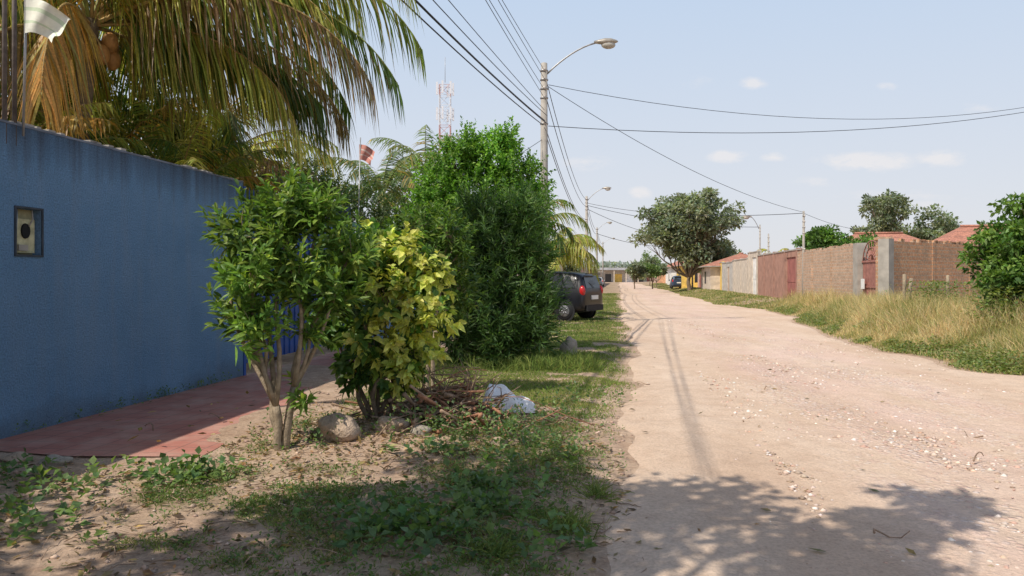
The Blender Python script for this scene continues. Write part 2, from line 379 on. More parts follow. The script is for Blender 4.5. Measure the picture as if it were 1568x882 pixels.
mb=MB();mb.tube([(-3.42,16.5,0),(-3.3,16.5,4.65)],.012,METAL,6);cloth(mb,(-3.33,16.5,4.5),.34,.34,RD,WP,1);mb.build('flag')
# ------------------------------------------------------------------ palms
def palm(name,base,height,fronds,trunk_r=.14,lean=(0,0),leaf_l=.7,leaf_w=.04,nleaf=60,cocos=0):
    par=empty(name,base);off=-Vector(base);mb=MB();b=np.array(base,float)
    pts=[];rd=[];K=max(6,int(height*3))
    for i in range(K+1):
        t=i/K;pts.append((b[0]+lean[0]*t*t,b[1]+lean[1]*t*t,b[2]-.1+(height+.1)*t));rd.append(trunk_r*(1.15-.35*t)*(1+.06*(i%2))+ (.06*trunk_r/.14 if i==0 else 0))
    if trunk_r>0: mb.tube(pts,rd,BARK,10)
    cr=np.array([b[0]+lean[0],b[1]+lean[1],b[2]+height])
    P=[];D=[];Nn=[];L=[];W=[];C=[];DR=[]
    for (az,el,fl,dp,col,hang) in fronds:
        S=22;p=cr+np.array([0,0,-.1]);pl=[p.copy()];dl=[]
        azc=az;
        for i in range(S):
            t=i/S;e_=el-dp*t**1.35;azc+=rng.normal(0,.012)
            d=np.array([math.cos(azc)*math.cos(e_),math.sin(azc)*math.cos(e_),math.sin(e_)]);p=p+d*fl/S;pl.append(p.copy());dl.append(d)
        dl.append(dl[-1]);pl=np.array(pl);dl=np.array(dl)
        mb.tube([tuple(q) for q in pl],[.03*(1-.85*i/S)*fl/4 for i in range(S+1)],FRST if col[0]<.2 else FRSB,5)
        t=np.linspace(.14,1,nleaf);t=np.concatenate([t,t+.003]);t=np.clip(t,0,.999)*S
        i=t.astype(int);f=(t-i)[:,None];pp=pl[i]*(1-f)+pl[i+1]*f;dd=dl[i]
        side=nz(np.cross(dd,np.array([[0,0,1.]])));sg=np.concatenate([np.ones(nleaf),-np.ones(nleaf)])[:,None]
        upv=np.cross(side,dd);m=len(t)
        ld=side*sg*.85+dd*(.55+.3*(t/S)[:,None])+upv*.15-np.array([0,0,1])*hang*(.6+.7*rng.random((m,1)))+rng.normal(0,.13,(m,3))
        keep=rng.random(m)>.12
        u=t/S;ln=leaf_l*np.clip(np.sin(np.pi*(.12+.8*u))**.6,.25,1)*(.75+.4*rng.random(m))
        P.append(pp[keep]);D.append(ld[keep]);Nn.append((upv+side*sg*.4+rng.normal(0,.25,(m,3)))[keep]);L.append(ln[keep]);W.append(np.full(keep.sum(),leaf_w))
        cc=varcol(col,m,.22,.10);tip=(rng.random(m)<.14);cc[tip]=varcol((.34,.25,.09),tip.sum(),.25);C.append(cc[keep])
        DR.append((.25+.5*hang+.1*rng.random(m))[keep])
    for i in range(cocos):
        a=i*2.4;mb.blob((cr[0]+.3*math.cos(a),cr[1]+.3*math.sin(a),cr[2]-.35-.12*(i%3)),(.12,.12,.16),COCO,.03,i,10,7)
    o=mb.build('trunk_and_stalks',par);o.location=off
    o=leaves('leaflets',np.concatenate(P),np.concatenate(D),np.concatenate(Nn),np.concatenate(L),np.concatenate(W),np.concatenate(C),PALM,'blade',np.concatenate(DR),par);o.location=off
FRST=simple('frond_stalk_green',(.22,.25,.07),.5,8,.2);FRSB=simple('frond_stalk_brown',(.38,.26,.10),.7,8,.25);COCO=simple('coconut_husk',(.38,.19,.06),.6,10,.3)
G1=(.10,.155,.035);G2=(.19,.24,.05);YG=(.42,.42,.10);BR=(.25,.17,.09);OR=(.44,.27,.07)
fr=[(R(-2),R(52),6.0,R(118),YG,.9),(R(12),R(42),5.9,R(108),G2,1.1),(R(-4),R(24),5.0,R(92),BR,1.3),(R(6),R(27),5.3,R(92),G1,1.2),
    (R(25),R(58),5.2,R(120),YG,1.),(R(-22),R(62),4.2,R(95),YG,.8),(R(-55),R(55),3.8,R(90),OR,.9),(R(40),R(30),5,R(100),G1,1.2),(R(20),R(10),4.,R(75),G1,1.2),
    (R(8),R(62),5.0,R(125),YG,.9),(R(30),R(18),4.6,R(85),BR,1.3),(R(14),R(8),3.8,R(60),G1,1.3),(R(2),R(40),4.4,R(105),YG,1.)]
for i in range(34):
    c=[G1,G2,YG,BR,OR,YG][i%6];az_=(35+i*137.5)%360
    if 290<az_<355 and i>9: continue
    fr.append((R(az_),R(76-i*2.6),3.6+.9*rng.random(),R(80+25*rng.random()),c,.8+.02*i))
palm('coconut_palm',(-6.7,11.5,0),5.55,fr,.15,(.25,.1),.85,.036,90,9)
def fset(n,l,e0,e1,dp,cols,hang=.5,seed=0):
    r=np.random.default_rng(seed);return [(i*2.4+r.random()*.4,R(e0+(e1-e0)*i/n+r.normal(0,5)),l*(.8+.35*r.random()),R(dp*(.85+.3*r.random())),cols[int(r.integers(len(cols)))],hang) for i in range(n)]
palm('areca_palm',(-5.9,13.2,0),2.4,fset(34,2.8,88,30,85,[G1,G2,YG,OR],.5,1),.09,(0,0),.5,.035,44)
palm('areca_palm',(-7.6,13.8,0),2.9,fset(34,3.2,88,15,90,[G1,G2,YG,OR],.6,2),.1,(0,0),.5,.035,44)
palm('areca_palm',(-7.3,10.8,0),2.6,fset(34,2.4,88,30,80,[YG,G2,OR,YG],.7,3),.09,(-.2,0),.45,.035,44)
palm('areca_palm',(-8.6,11.6,0),3.4,fset(34,2.6,88,15,85,[YG,G2,OR,BR],.7,13),.09,(-.2,0),.5,.035,44)
palm('coconut_palm',(-6.4,16.4,0),4.1,fset(26,3.2,80,-5,95,[G1,G2,BR,YG],.8,4),.15,(0,0),.7,.04,50)
palm('feather_palm',(-3.6,21.0,0),3.9,fset(20,2.4,85,0,110,[(.12,.17,.075),(.16,.21,.085)],.5,5),.13,(0,0),.5,.035,44)
palm('feather_palm',(-2.7,23.5,0),4.7,fset(16,2.3,85,0,110,[(.12,.17,.075),(.16,.21,.085)],.5,6),.13,(0,0),.5,.035,44)
palm('feather_palm',(1.75,31.5,0),2.5,fset(22,2.6,78,10,115,[YG,(.30,.34,.08),(.42,.42,.11)],.6,8),.15,(0,0),.6,.05,44)
palm('feather_palm',(.9,27.5,0),3.5,fset(12,2.1,80,0,115,[G1,G2],.6,9),.13,(0,0),.55,.045,40)
palm('feather_palm',(26,75,0),3.3,fset(14,2.2,80,0,110,[G2,YG],.5,10),.16,(0,0),.7,.12,18)
# ------------------------------------------------------------------ shrubs & near trees
shrub('small_tree',(-2.08,6.87,Hf(-2.1,6.87)),[((-2.08,6.9,2.30),.23,.9),((-2.42,6.8,2.02),.24,.9),((-1.78,7.0,2.16),.25,.9),((-2.30,6.7,1.65),.25,1.),((-1.95,6.8,1.62),.26,1.),
 ((-2.47,6.9,1.34),.23,.8),((-1.64,6.9,1.45),.23,.8),((-2.04,6.8,1.97),.26,1.),((-1.52,7.1,1.88),.25,.9),((-2.25,6.7,1.18),.2,.6),((-1.85,6.9,1.15),.16,.35),((-2.55,6.9,1.7),.16,.35),((-1.88,6.85,.55),.10,.12)],
 38,.27,14,.165,.042,.95,[(.085,.16,.035,3),(.15,.25,.05,4),(.25,.34,.07,2.4),(.055,.115,.03,1.5)],'lance',3,.042,BARKP,.25,1.0,.5,.6,.2,None,.045,.25)
def croton(pos,col,idx):
    w=np.clip((pos[:,0]+1.72)/.45,0.03,1)*np.clip((8.15-pos[:,1])/.4+.5,.3,1)
    pr=_h(idx*1.0,idx*0+3.,4);y=(pr*.75+.25*rng.random(len(pos)))<w*.62
    col[y]=varcol((.56,.57,.15),y.sum(),.18,.07);
    y2=(~y)&(rng.random(len(pos))<.3*w);col[y2]=varcol((.32,.42,.08),y2.sum(),.2,.08);return col
shrub('croton_bush',(-1.4,7.8,Hf(-1.4,7.8)),[((-1.55,7.8,1.82),.26,1),((-1.16,7.9,1.86),.27,1),((-.88,7.9,1.62),.27,1),((-1.66,7.9,1.43),.27,1),((-1.25,7.7,1.38),.32,1.2),((-.90,7.8,1.18),.28,1),
 ((-1.4,7.7,.95),.29,1.1),((-1.2,7.75,.66),.26,1.),((-1.0,7.8,.85),.27,1),((-1.85,8.0,1.75),.26,1),((-1.82,7.9,1.1),.26,.9),((-1.35,8.1,1.6),.32,1),((-1.55,7.7,.72),.2,.5),((-1.5,8,2.0),.2,.5)],
 50,.14,10,.13,.075,1.1,[(.055,.12,.03,3),(.095,.185,.038,3),(.17,.26,.05,1.5)],'lance',7,.028,BARK,.28,.5,.35,.35,.3,croton,.09,.18)
shrub('sapling',(-1.08,10,Hf(-1.1,10)),[((-1.24,10,2.28),.34,1),((-.81,10,2.2),.32,1),((-.88,10,1.8),.36,1.1),((-1.5,10.1,2.1),.32,.9),((-.72,10.1,1.45),.28,.8),((-1.1,10.2,1.7),.32,.8)],
 60,.2,12,.14,.042,1.,[(.075,.145,.032,3),(.13,.22,.04,3),(.22,.29,.06,1.5)],'leaf',2,.035,BARKP,.2,.8,.8,.3,.35,None,.04,.2)
shrub('oleander_bush',(-.4,14,0),[((-.15,13.9,2.14),.6,1.1),((-.6,13.8,1.66),.62,1.1),((.08,13.8,1.42),.58,1.1),((.34,14,2.0),.42,.8),((-1.0,13.9,1.3),.5,.9),((-.35,13.5,.85),.55,1.1),((.25,13.6,.75),.5,1),((-.95,13.7,.6),.45,.8),
 ((.15,14.2,2.85),.45,.9),((-.5,14.2,2.6),.6,1),((-1.0,14.2,2.0),.5,.9),((.5,14,1.3),.35,.6),((-.2,13.4,.4),.45,.7),((-.75,14,2.5),.4,.6)],
 150,.42,16,.22,.033,.85,[(.045,.09,.027,3),(.08,.15,.04,4),(.15,.23,.065,1.6)],'leaf',7,.045,BARK,.12,.6,.4,.08,.4,None,.22,.28)
shrub('ficus_tree',(-.7,16.2,0),[((-1.2,16,4.0),.5,1),((-.4,16.1,4.1),.55,1.1),((.12,16,3.75),.5,1.),((-1.6,16,3.4),.55,1.1),((-.8,15.9,3.3),.65,1.3),((.1,15.9,3.0),.55,1.1),((.4,16,3.3),.36,.6),((-1.75,16,2.7),.5,1),
 ((-.95,16,4.4),.34,.6),((.25,16,2.5),.5,1.1),((-.6,15.8,2.6),.65,1.2),((-.15,16,4.5),.3,.5),((-1.9,16,2.1),.5,.8)],
 180,.33,14,.125,.058,1.,[(.11,.24,.035,3),(.19,.35,.05,3.5),(.07,.155,.03,1.5)],'leaf',2,.09,BARK,.2,.6,1.2,.08,.4,None,.12,.28)
shrub('garden_shrub',(-4.6,14.5,0),[((-4.6,14.5,3.0),.55,1),((-4.2,15.5,3.3),.6,1),((-3.9,16.5,3.2),.6,1),((-5.2,14.8,3.1),.5,1),((-3.6,18,3.2),.7,1.2),((-4.6,17.5,3.8),.6,1),((-2.9,19,3.0),.7,1.2)],
 140,.25,11,.13,.05,1.,[(.05,.09,.027,3),(.085,.14,.036,2),(.24,.22,.06,.8)],'leaf',3,.06,BARK,.2,.5,1.5,.1,.45)
shrub('garden_shrub',(-7.5,12,0),[((-7.2,11.8,3.2),.6,1),((-8.4,12,3.6),.8,1),((-7.0,12.8,3.4),.7,1),((-9.2,12.5,4.2),1.0,1.4),((-8,14,4.6),.9,1.2),((-6.2,15,4.0),.7,1),((-7.2,14.5,5.),.8,1),((-8.6,14,5.6),.9,1.1),((-9.4,13,3.2),.9,1.1)],
 140,.25,11,.15,.06,1.,[(.05,.085,.025,3),(.11,.14,.036,2),(.36,.30,.07,2.)],'leaf',3,.08,BARK,.2,.5,1.5,.1,.45,None,.12,.2)
# ------------------------------------------------------------------ larger trees
def tree(name,base,trunk_h,clumps,nper,leafs,cols,tr=.25,clr=None,bark=BARK,density=1.):
    par=empty(name,base);off=-Vector(base);mb=MB();b=np.array(base,float);top=b+np.array([0,0,trunk_h])
    limb(mb,b-np.array([0,0,.1]),top,tr,tr*.7,bark,.03,9,8)
    P=[];D=[];C=[]
    for c,r in clumps:
        c=np.array(c,float);r=np.array(r if hasattr(r,'__len__') else (r,r,r*.8),float)
        pts=limb(mb,top,c,tr*.45,tr*.1,bark,.07,6,6)
        m=max(5,int(7*density));sub=c+rdir(m)*r*(.55+.45*rng.random((m,1)))
        for q in sub:
            limb(mb,pts[3+rng.integers(3)],q,tr*.12,tr*.03,bark,.06,4,4)
            k=int(nper/m);sr=r.mean()*.46;u=rdir(k)*(rng.random((k,1))**.45)
            P.append(q+u*sr*np.array([1.15,1.15,.75]));D.append(nz(u+rng.normal(0,.6,(k,3))+np.array([0,0,.1])))
            base_c=np.array(cols[int(rng.integers(len(cols)))]);C.append(varcol(base_c,k,.2,.08)*math.exp(rng.normal(0,.15)))
    P=np.concatenate(P);D=np.concatenate(D);C=np.clip(np.concatenate(C),.003,.9);n=len(P)
    nr=rng.normal(0,.6,(n,3))+np.array([0,0,1]);l=leafs*(.7+.6*rng.random(n))
    o=mb.build('trunk_and_limbs',par);o.location=off
    o=leaves('leaves',P,D,nr,l,l*.5,C,LEAF,'rh',.15,par);o.location=off
def crown(c,r,n,cr,seed):
    q=np.random.default_rng(seed);out=[]
    for i in range(n):
        d=q.normal(size=3);d/=np.linalg.norm(d);d[2]=d[2]*.9+.1;k=.35+.6*q.random()
        out.append((np.array(c)+d*np.array(r)*k,cr*(.8+.45*q.random())))
    return out
DG=[(.045,.08,.028),(.07,.11,.035),(.10,.14,.045)]
HZ=[(.18,.215,.145),(.22,.25,.165),(.26,.285,.19)]  # far-tree greens paled and greyed: air haze painted into the leaf colour
# tree beside the photographer whose shadow falls on the verge and the road
tree('shade_tree',(-3.2,-.6,0),3.4,crown((-1.75,1.95,5.5),(.8,.8,.7),5,.5,3)+[((-.35,2.6,5.5),.28),((-.75,2.15,5.5),.3)]+crown((-4.0,1.9,5.6),(1.9,1.6,.9),18,.62,4)+crown((-6.7,1.9,5.6),(1.6,1.5,1.0),8,.62,5)+crown((-3.1,2.6,5.3),(.9,.6,.5),5,.5,6),280,.17,DG,.17)
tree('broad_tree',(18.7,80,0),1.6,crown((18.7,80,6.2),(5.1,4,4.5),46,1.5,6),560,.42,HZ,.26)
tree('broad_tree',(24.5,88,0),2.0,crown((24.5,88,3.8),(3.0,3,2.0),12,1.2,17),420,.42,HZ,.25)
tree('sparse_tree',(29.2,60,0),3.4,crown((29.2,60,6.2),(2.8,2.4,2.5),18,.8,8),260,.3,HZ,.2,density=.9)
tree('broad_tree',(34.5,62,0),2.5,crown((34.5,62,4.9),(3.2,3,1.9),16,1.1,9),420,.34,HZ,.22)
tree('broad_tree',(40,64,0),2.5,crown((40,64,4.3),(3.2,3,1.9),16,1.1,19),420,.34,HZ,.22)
tree('mango_tree',(17.9,42,0),2.0,crown((17.8,42,3.4),(2.0,1.3,1.0),20,.65,10),420,.22,[(.12,.22,.05),(.16,.28,.06),(.09,.16,.04)],.14)
tree('roadside_tree',(11.8,17.0,.3),.7,crown((11.75,17.0,1.75),(1.35,1.2,1.45),34,.5,12)+crown((13.4,17.4,2.3),(1.3,1.2,1.4),18,.55,22),600,.14,[(.06,.125,.03),(.095,.18,.037),(.17,.27,.06)],.08)
for i,(x,y,hh_,rr_) in enumerate([(19.3,104,2.4,1.3),(22.5,118,3.2,1.8),(25.5,140,4.,2.4),(16.8,104,2.6,1.5)]):
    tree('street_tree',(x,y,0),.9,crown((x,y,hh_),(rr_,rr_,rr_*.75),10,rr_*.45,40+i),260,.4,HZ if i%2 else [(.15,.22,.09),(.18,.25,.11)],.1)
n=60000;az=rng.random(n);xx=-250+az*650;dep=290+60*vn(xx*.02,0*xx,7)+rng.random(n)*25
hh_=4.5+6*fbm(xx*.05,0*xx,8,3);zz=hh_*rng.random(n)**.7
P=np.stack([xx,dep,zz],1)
leaves('distant_trees',P,rdir(n),rng.normal(0,.5,(n,3))+np.array([0,-.6,.5]),2.2,1.3,varcol((.31,.345,.32),n,.12,.04),LEAF,'rh',.1)  # grey-green tint has the distance haze mixed into the leaf colour
# ------------------------------------------------------------------ grass and weeds
def scatter(n,x0,x1,y0,y1,dens,logy=False):
    out=[]
    tot=0
    while tot<n:
        m=n*3;y=rng.random(m);y=(y0*(y1/y0)**y) if logy else y0+(y1-y0)*y
        x=x0+(x1-x0)*rng.random(m)
        kq=rng.random(m)<dens(x,y);out.append(np.stack([x[kq],y[kq]],1));tot+=kq.sum()
        if len(out)>20: break
    return np.concatenate(out)[:n]
def blades(name,pts,hgt,wd,cols,lean=.5,droop=.3,extra=None):
    n=len(pts);z=H(pts[:,0],pts[:,1])-.005;P=np.column_stack([pts,z])
    a=rng.random(n)*6.28;l=np.abs(rng.normal(0,lean,n));D=np.stack([np.cos(a)*l,np.sin(a)*l,np.ones(n)],1)
    h=hgt*(.5+.8*rng.random(n))
    pn=vn(pts[:,0]*1.3,pts[:,1]*1.3,55);pick=np.clip((pn*len(cols)*.9+rng.normal(0,.8,n)).astype(int),0,len(cols)-1)
    col=varcol(np.array(cols)[pick],n,.2,.08);return leaves(name,P,D,np.column_stack([-np.sin(a),np.cos(a),.2*np.ones(n)]),h,wd,col,GRASS,'blade',droop)
gc=[(.11,.16,.045),(.15,.21,.055),(.20,.24,.075),(.33,.29,.14)]
def dv(x,y): return greenness(x,y)*(rc(x,y)<edgeL(y)+.1)
def clear_pave(x,y): return ~((x<-2.65)&(y>6.4))
blades('verge_grass',scatter(32000,-4.4,1.6,3.6,9,lambda x,y:dv(x,y)*clear_pave(x,y)*(.12+.88*(vn(x*4,y*4,61)>.5))),.05,.006,gc,1.1,.25)
blades('verge_grass',scatter(60000,-2.4,3.2,8.5,20,lambda x,y:dv(x,y),True),.06,.009,[(.14,.20,.05),(.19,.26,.06),(.24,.29,.08),(.33,.31,.13)],1.0,.25)
blades('verge_grass',scatter(40000,-2,12,19,75,lambda x,y:(np.abs(rc(x,y)+1.6)<2.0)*dv(x,y),True),.10,.02,[(.14,.20,.05),(.20,.25,.075),(.31,.29,.13)],.9,.2)
blades('tall_grass',scatter(2600,-1.6,1.5,12.6,14.4,lambda x,y:np.exp(-((x-.5)/.9)**2)),.38,.014,[(.15,.21,.05),(.22,.27,.075),(.12,.17,.045)],.6,.35)
def dr_(x,y):
    q=rc(x,y)-edgeR(y);return sst(-.05,.5,q)*(rc(x,y)<9.4+1.5*sst(27,22,y)*4)
pt=scatter(125000,6.5,24,11,40,dr_,True)
q=rc(pt[:,0],pt[:,1])-edgeR(pt[:,1]);hh_=(.13+.9*sst(.2,2.2,q))*(.4+1.15*fbm(pt[:,0]*.8,pt[:,1]*.8,21))
blades('dry_grass',pt,hh_,.012,[(.24,.25,.08),(.40,.34,.15),(.56,.46,.25),(.60,.49,.28),(.50,.34,.19)],.4,.3)
pt=scatter(20000,6.5,22,11,38,lambda x,y:dr_(x,y)*(fbm(x*.7,y*.7,33)>.5)*(sst(1.4,.1,rc(x,y)-edgeR(y))+.06),True)
P=np.column_stack([pt,H(pt[:,0],pt[:,1])+.02+.25*rng.random(len(pt))*sst(0,1.,rc(pt[:,0],pt[:,1])-edgeR(pt[:,1]))]);n=len(P)
leaves('roadside_weeds',P,rdir(n)*np.array([1,1,.4])+np.array([0,0,.35]),rng.normal(0,.4,(n,3))+np.array([0,0,1]),.075,.04,varcol((.19,.23,.07),n,.25),LEAF,'rh',.2)
pt=np.concatenate([np.stack([cx+rng.normal(0,.35,800),cy+rng.normal(0,.35,800)],1) for cx,cy in ((14.0,24.8),(15.8,25),(13.2,20.8),(10.4,16.0),(12.2,22.0),(16.8,26.5))])
P=np.column_stack([pt,H(pt[:,0],pt[:,1])+1.1*rng.random(len(pt))**.8]);n=len(P)
leaves('roadside_weeds',P,rdir(n)*np.array([1,1,.5])+np.array([0,0,.3]),rng.normal(0,.4,(n,3))+np.array([0,0,1]),.10,.05,varcol((.17,.21,.06),n,.25),LEAF,'rh',.2)
blades('far_verge_grass',scatter(30000,10,40,36,170,lambda x,y:(rc(x,y)>edgeR(y)-.1)*(rc(x,y)<9.3)*(.3+.7*(fbm(x*.4,y*.4,3)>.42)),True),.16,.04,[(.17,.22,.065),(.27,.27,.11),(.45,.38,.21)],.8,.2)
def weeds(name,pts,ll,lw,nl,hs,cols,ang=1.15):
    n=len(pts);P=np.column_stack([pts,H(pts[:,0],pts[:,1])]);D=nz(np.stack([rng.normal(0,.35,n),rng.normal(0,.35,n),np.ones(n)],1))
    pos,d,nr,idx,t=shoots(P,D,hs*(.5+rng.random(n)),nl,ang,.3);m=len(pos)
    col=varcol(np.array(cols)[rng.integers(len(cols),size=n)][idx],m,.15,.07)
    l=ll*(.6+.6*rng.random(m));leaves(name,pos+d*.02,d,nr,l,l*lw,col,LEAF,'leaf',.25)
def patch(cs,n,sig):
    out=[]
    for (x,y,w) in cs: m=int(n*w);out.append(np.stack([x+rng.normal(0,sig,m)*1.2,y+rng.normal(0,sig*.8,m)],1))
    return np.concatenate(out)
wc=[(.10,.175,.06),(.135,.22,.08),(.17,.25,.075)]
weeds('broadleaf_weeds',patch([(-.55,4.55,1.8),(-.25,5.0,1.1),(-.95,4.9,.6),(.1,4.4,.5),(-2.6,5.95,1.4),(-3.4,5.75,.8),(-.1,5.6,.7),(.15,6.2,.5),(-.5,6.6,.5),(-2.9,4.7,.5),(-4.3,6.0,.8),(-3.6,5.0,.5)],26,.2),.085,.68,7,.11,wc)
weeds('broadleaf_weeds',patch([(.05,7.1,1.2),(-.6,7.2,.9),(.3,6.8,.7),(-2.0,7.3,.6),(-1.75,7.0,.4),(.5,8.2,.8),(.0,7.8,1.),(-.45,7.5,.8),(-.9,9.3,.6),(1.0,9.6,.7),(-.9,7.3,.5)],32,.22),.055,.55,8,.18,wc)
pt=scatter(1500,-4.2,1.2,3.7,8.5,lambda x,y:(.12+dv(x,y))*clear_pave(x,y)*(rc(x,y)<edgeL(y)));weeds('small_weeds',pt,.035,.5,7,.05,[(.11,.18,.05),(.15,.22,.065)])
pt=np.stack([-5.94+.14*(yy:=6.6+rng.random(46)**.8*5.2)+.05+.05*rng.random(46),yy],1);weeds('wall_foot_weeds',pt,.05,.4,7,.10,wc,.9)
pt=np.concatenate([np.array([[.35,4.75]])+rng.normal(0,.06,(260,2)),np.array([[.62,5.5]])+rng.normal(0,.05,(150,2)),np.array([[-.1,4.3]])+rng.normal(0,.06,(180,2))])
blades('grass_tuft',pt,.24,.007,[(.13,.19,.055),(.20,.24,.075)],1.5,.4)
# ------------------------------------------------------------------ litter, stones
OCT=np.array([(1,0,0),(-1,0,0),(0,1,0),(0,-1,0),(0,0,1),(0,0,-1)],float);OF=np.array([(0,2,4),(2,1,4),(1,3,4),(3,0,4),(2,0,5),(1,2,5),(3,1,5),(0,3,5)])
def pebbles(name,pts,smin,smax,cols,zoff=0.02):
    n=len(pts);s=smin+(smax-smin)*rng.random((n,1,1))**3;v=OCT[None]*s*(.55+.7*rng.random((n,6,1)))*np.array([1,1,.5]);a=rng.random(n)*6.28
    x=v[...,0]*np.cos(a)[:,None]-v[...,1]*np.sin(a)[:,None];y=v[...,0]*np.sin(a)[:,None]+v[...,1]*np.cos(a)[:,None]
    V=np.stack([x+pts[:,0:1],y+pts[:,1:2],v[...,2]+(H(pts[:,0],pts[:,1])+zoff)[:,None]],-1)
    T=(OF[None]+(np.arange(n)*6)[:,None,None]).reshape(-1,3);col=np.repeat(varcol(np.array(cols)[rng.integers(len(cols),size=n)],n,.12,.04),6,0)
    npmesh(name,V.reshape(-1,3),T,PEB,col)
k=NT('pebble_stone');a_=k.n('ShaderNodeAttribute',attribute_name='col').outputs['Color'];PEB=k.out(a_,.9,k.noise(k.pos(),80,3),.3,.005,0,.2)
pc=[(.60,.45,.35),(.65,.52,.43),(.56,.36,.28),(.74,.65,.58),(.42,.31,.23)]
pebbles('road_rubble',scatter(7500,0,14,3.6,30,lambda x,y:((rc(x,y)>1.3)&(rc(x,y)<5.6))*(fbm(x*1.1,y*.5,91)>.5)*1.,True),.005,.04,pc,.02)
pebbles('road_gravel',scatter(3500,0,14,3.6,30,lambda x,y:((rc(x,y)>.3)&(rc(x,y)<8))*.8,True),.005,.02,pc,.02)
pebbles('verge_stones',scatter(3400,-4.3,1.4,3.6,12,lambda x,y:(rc(x,y)<.3)*clear_pave(x,y)*1.),.005,.035,[(.45,.33,.25),(.52,.39,.3),(.35,.25,.19)],.004)
def litter(name,pts,ll,cols,zo=.012):
    n=len(pts);P=np.column_stack([pts,H(pts[:,0],pts[:,1])+zo]);D=rng.normal(size=(n,3))*np.array([1,1,.12])
    l=ll*(.5+rng.random(n));leaves(name,P,D,rng.normal(0,.35,(n,3))+np.array([0,0,1]),l,l*.38,varcol(np.array(cols)[rng.integers(len(cols),size=n)],n,.2),LEAF,'leaf',-.08)
lc=[(.19,.12,.06),(.30,.20,.10),(.12,.085,.05),(.38,.29,.15)]
litter('fallen_leaves',scatter(2800,-4.3,.9,3.7,9.5,lambda x,y:(.35+.65*np.exp(-((x+1.2)/1.3)**2-((y-7)/1.3)**2))*clear_pave(x,y)),.065,lc)
litter('fallen_leaves',scatter(90,.6,9,4,22,lambda x,y:.5+0*x,True),.075,[(.12,.09,.05),(.20,.15,.08),(.30,.21,.12)],.032)
litter('fallen_leaves',np.stack([-4.6+1.9*rng.random(26),6.9+3.2*rng.random(26)],1),.09,lc,.05)
STONE=simple('field_stone',(.44,.33,.24),.92,7,.35,.9,.04);STG=simple('grey_stone',(.38,.33,.27),.92,9,.3,.8,.03)
for (x,y,r,m,sd) in [(-1.60,7.08,(.20,.17,.16),STONE,1),(-1.17,7.3,(.16,.12,.10),STONE,2),(-.86,7.2,(.10,.07,.055),STG,3),(-1.02,8.6,(.25,.2,.10),STONE,4),(1.16,15.4,(.17,.12,.24),STG,5),(.0,15.2,(.16,.12,.12),STG,6),(-3.85,6.4,(.13,.1,.05),STG,7),(-4.25,6.5,(.13,.1,.045),STONE,8),(-.12,6.9,(.08,.06,.05),STONE,9),(-.5,8.0,(.14,.12,.1),STG,10)]:
    mb=MB();mb.blob((x,y,Hf(x,y)+r[2]*.45),r,m,.15,sd,20,14);mb.build('rock')
mb=MB();TW=simple('dry_twig',(.30,.205,.14),.9,15,.4,.5,.01);TW2=simple('red_twig',(.35,.17,.10),.9,15,.4,.5,.01)
for i in range(260):
    a=rng.normal(0,.9)+(.3 if i%3 else 1.7);L_=.2+.55*rng.random()*(1 if i%4 else 1.5);cx=-.62+rng.normal(0,.38);cy=7.9+rng.normal(0,.30);hz=Hf(cx,cy)+.03+.46*math.exp(-((cx+.6)/.38)**2-((cy-8)/.3)**2)*rng.random()
    dz=rng.normal(0,.16);p0=(cx-math.cos(a)*L_/2,cy-math.sin(a)*L_/2,max(hz-dz*L_,Hf(cx,cy)+.01));p1=(cx+math.cos(a)*L_/2,cy+math.sin(a)*L_/2,hz+dz*L_)
    limb(mb,p0,p1,.007+.020*rng.random()**2,.004,TW if i%3 else TW2,.06,5,4)
for i in range(34):
    a=rng.random()*6.28;cx=-.6+rng.normal(0,.2);cy=8+rng.normal(0,.15);z=Hf(cx,cy)+.1
    limb(mb,(cx,cy,z),(cx+.25*math.cos(a),cy+.2*math.sin(a),z+.25+.3*rng.random()),.010,.003,TW,.1,4,4)
mb.build('branch_pile')
mb=MB()
for i in range(420):
    x=-4.2+5*rng.random();y=4+4.2*rng.random()
    if x<-2.6 and y>6.4: continue
    a=rng.random()*6.28;L_=.06+.22*rng.random();z=Hf(x,y)+.012
    limb(mb,(x,y,z),(x+L_*math.cos(a),y+L_*math.sin(a),z+.015),.004,.002,TW,.08,4,3)
for (x,y) in ((2.2,4.6),(3.9,6.4),(3.5,10.5),(2.5,8.2),(4.6,7.4),(-3.6,7.6),(-3.2,8.3),(2.0,11)):
    a=rng.random()*3;z=max(Hf(x,y)+.035,.05);limb(mb,(x,y,z),(x+.22*math.cos(a),y+.22*math.sin(a),z+.01),.008,.003,TW,.15,5,5)
mb.build('fallen_twigs')
BAG=simple('white_plastic',(.82,.82,.83),.55,9,.05,.5,.03,0,.4)
nx_,ny_=22,12;vs=[];z=Hf(-.1,8.7)+.03
for i in range(nx_+1):
    for j in range(ny_+1):
        s_,t_=i/nx_,j/ny_;w_=.2*(1-.6*s_)*(1+.15*math.sin(9*s_));x=-.34+.60*s_;y=8.7+(t_-.5)*2*w_-.1*s_
        hgt_=(.30*(1-s_)**.8+.05)*math.sin(math.pi*t_)**.6+.03*math.sin(13*s_+5*t_)*math.sin(math.pi*t_)+.02*math.sin(23*t_+7*s_)*math.sin(math.pi*t_)
        vs.append((x,y,z+max(hgt_,0)*min(1,s_*6+.25)))
mb=MB();mb.add(vs,[(i*(ny_+1)+j,(i+1)*(ny_+1)+j,(i+1)*(ny_+1)+j+1,i*(ny_+1)+j+1) for i in range(nx_) for j in range(ny_)],BAG,True);mb.build('white_bag')
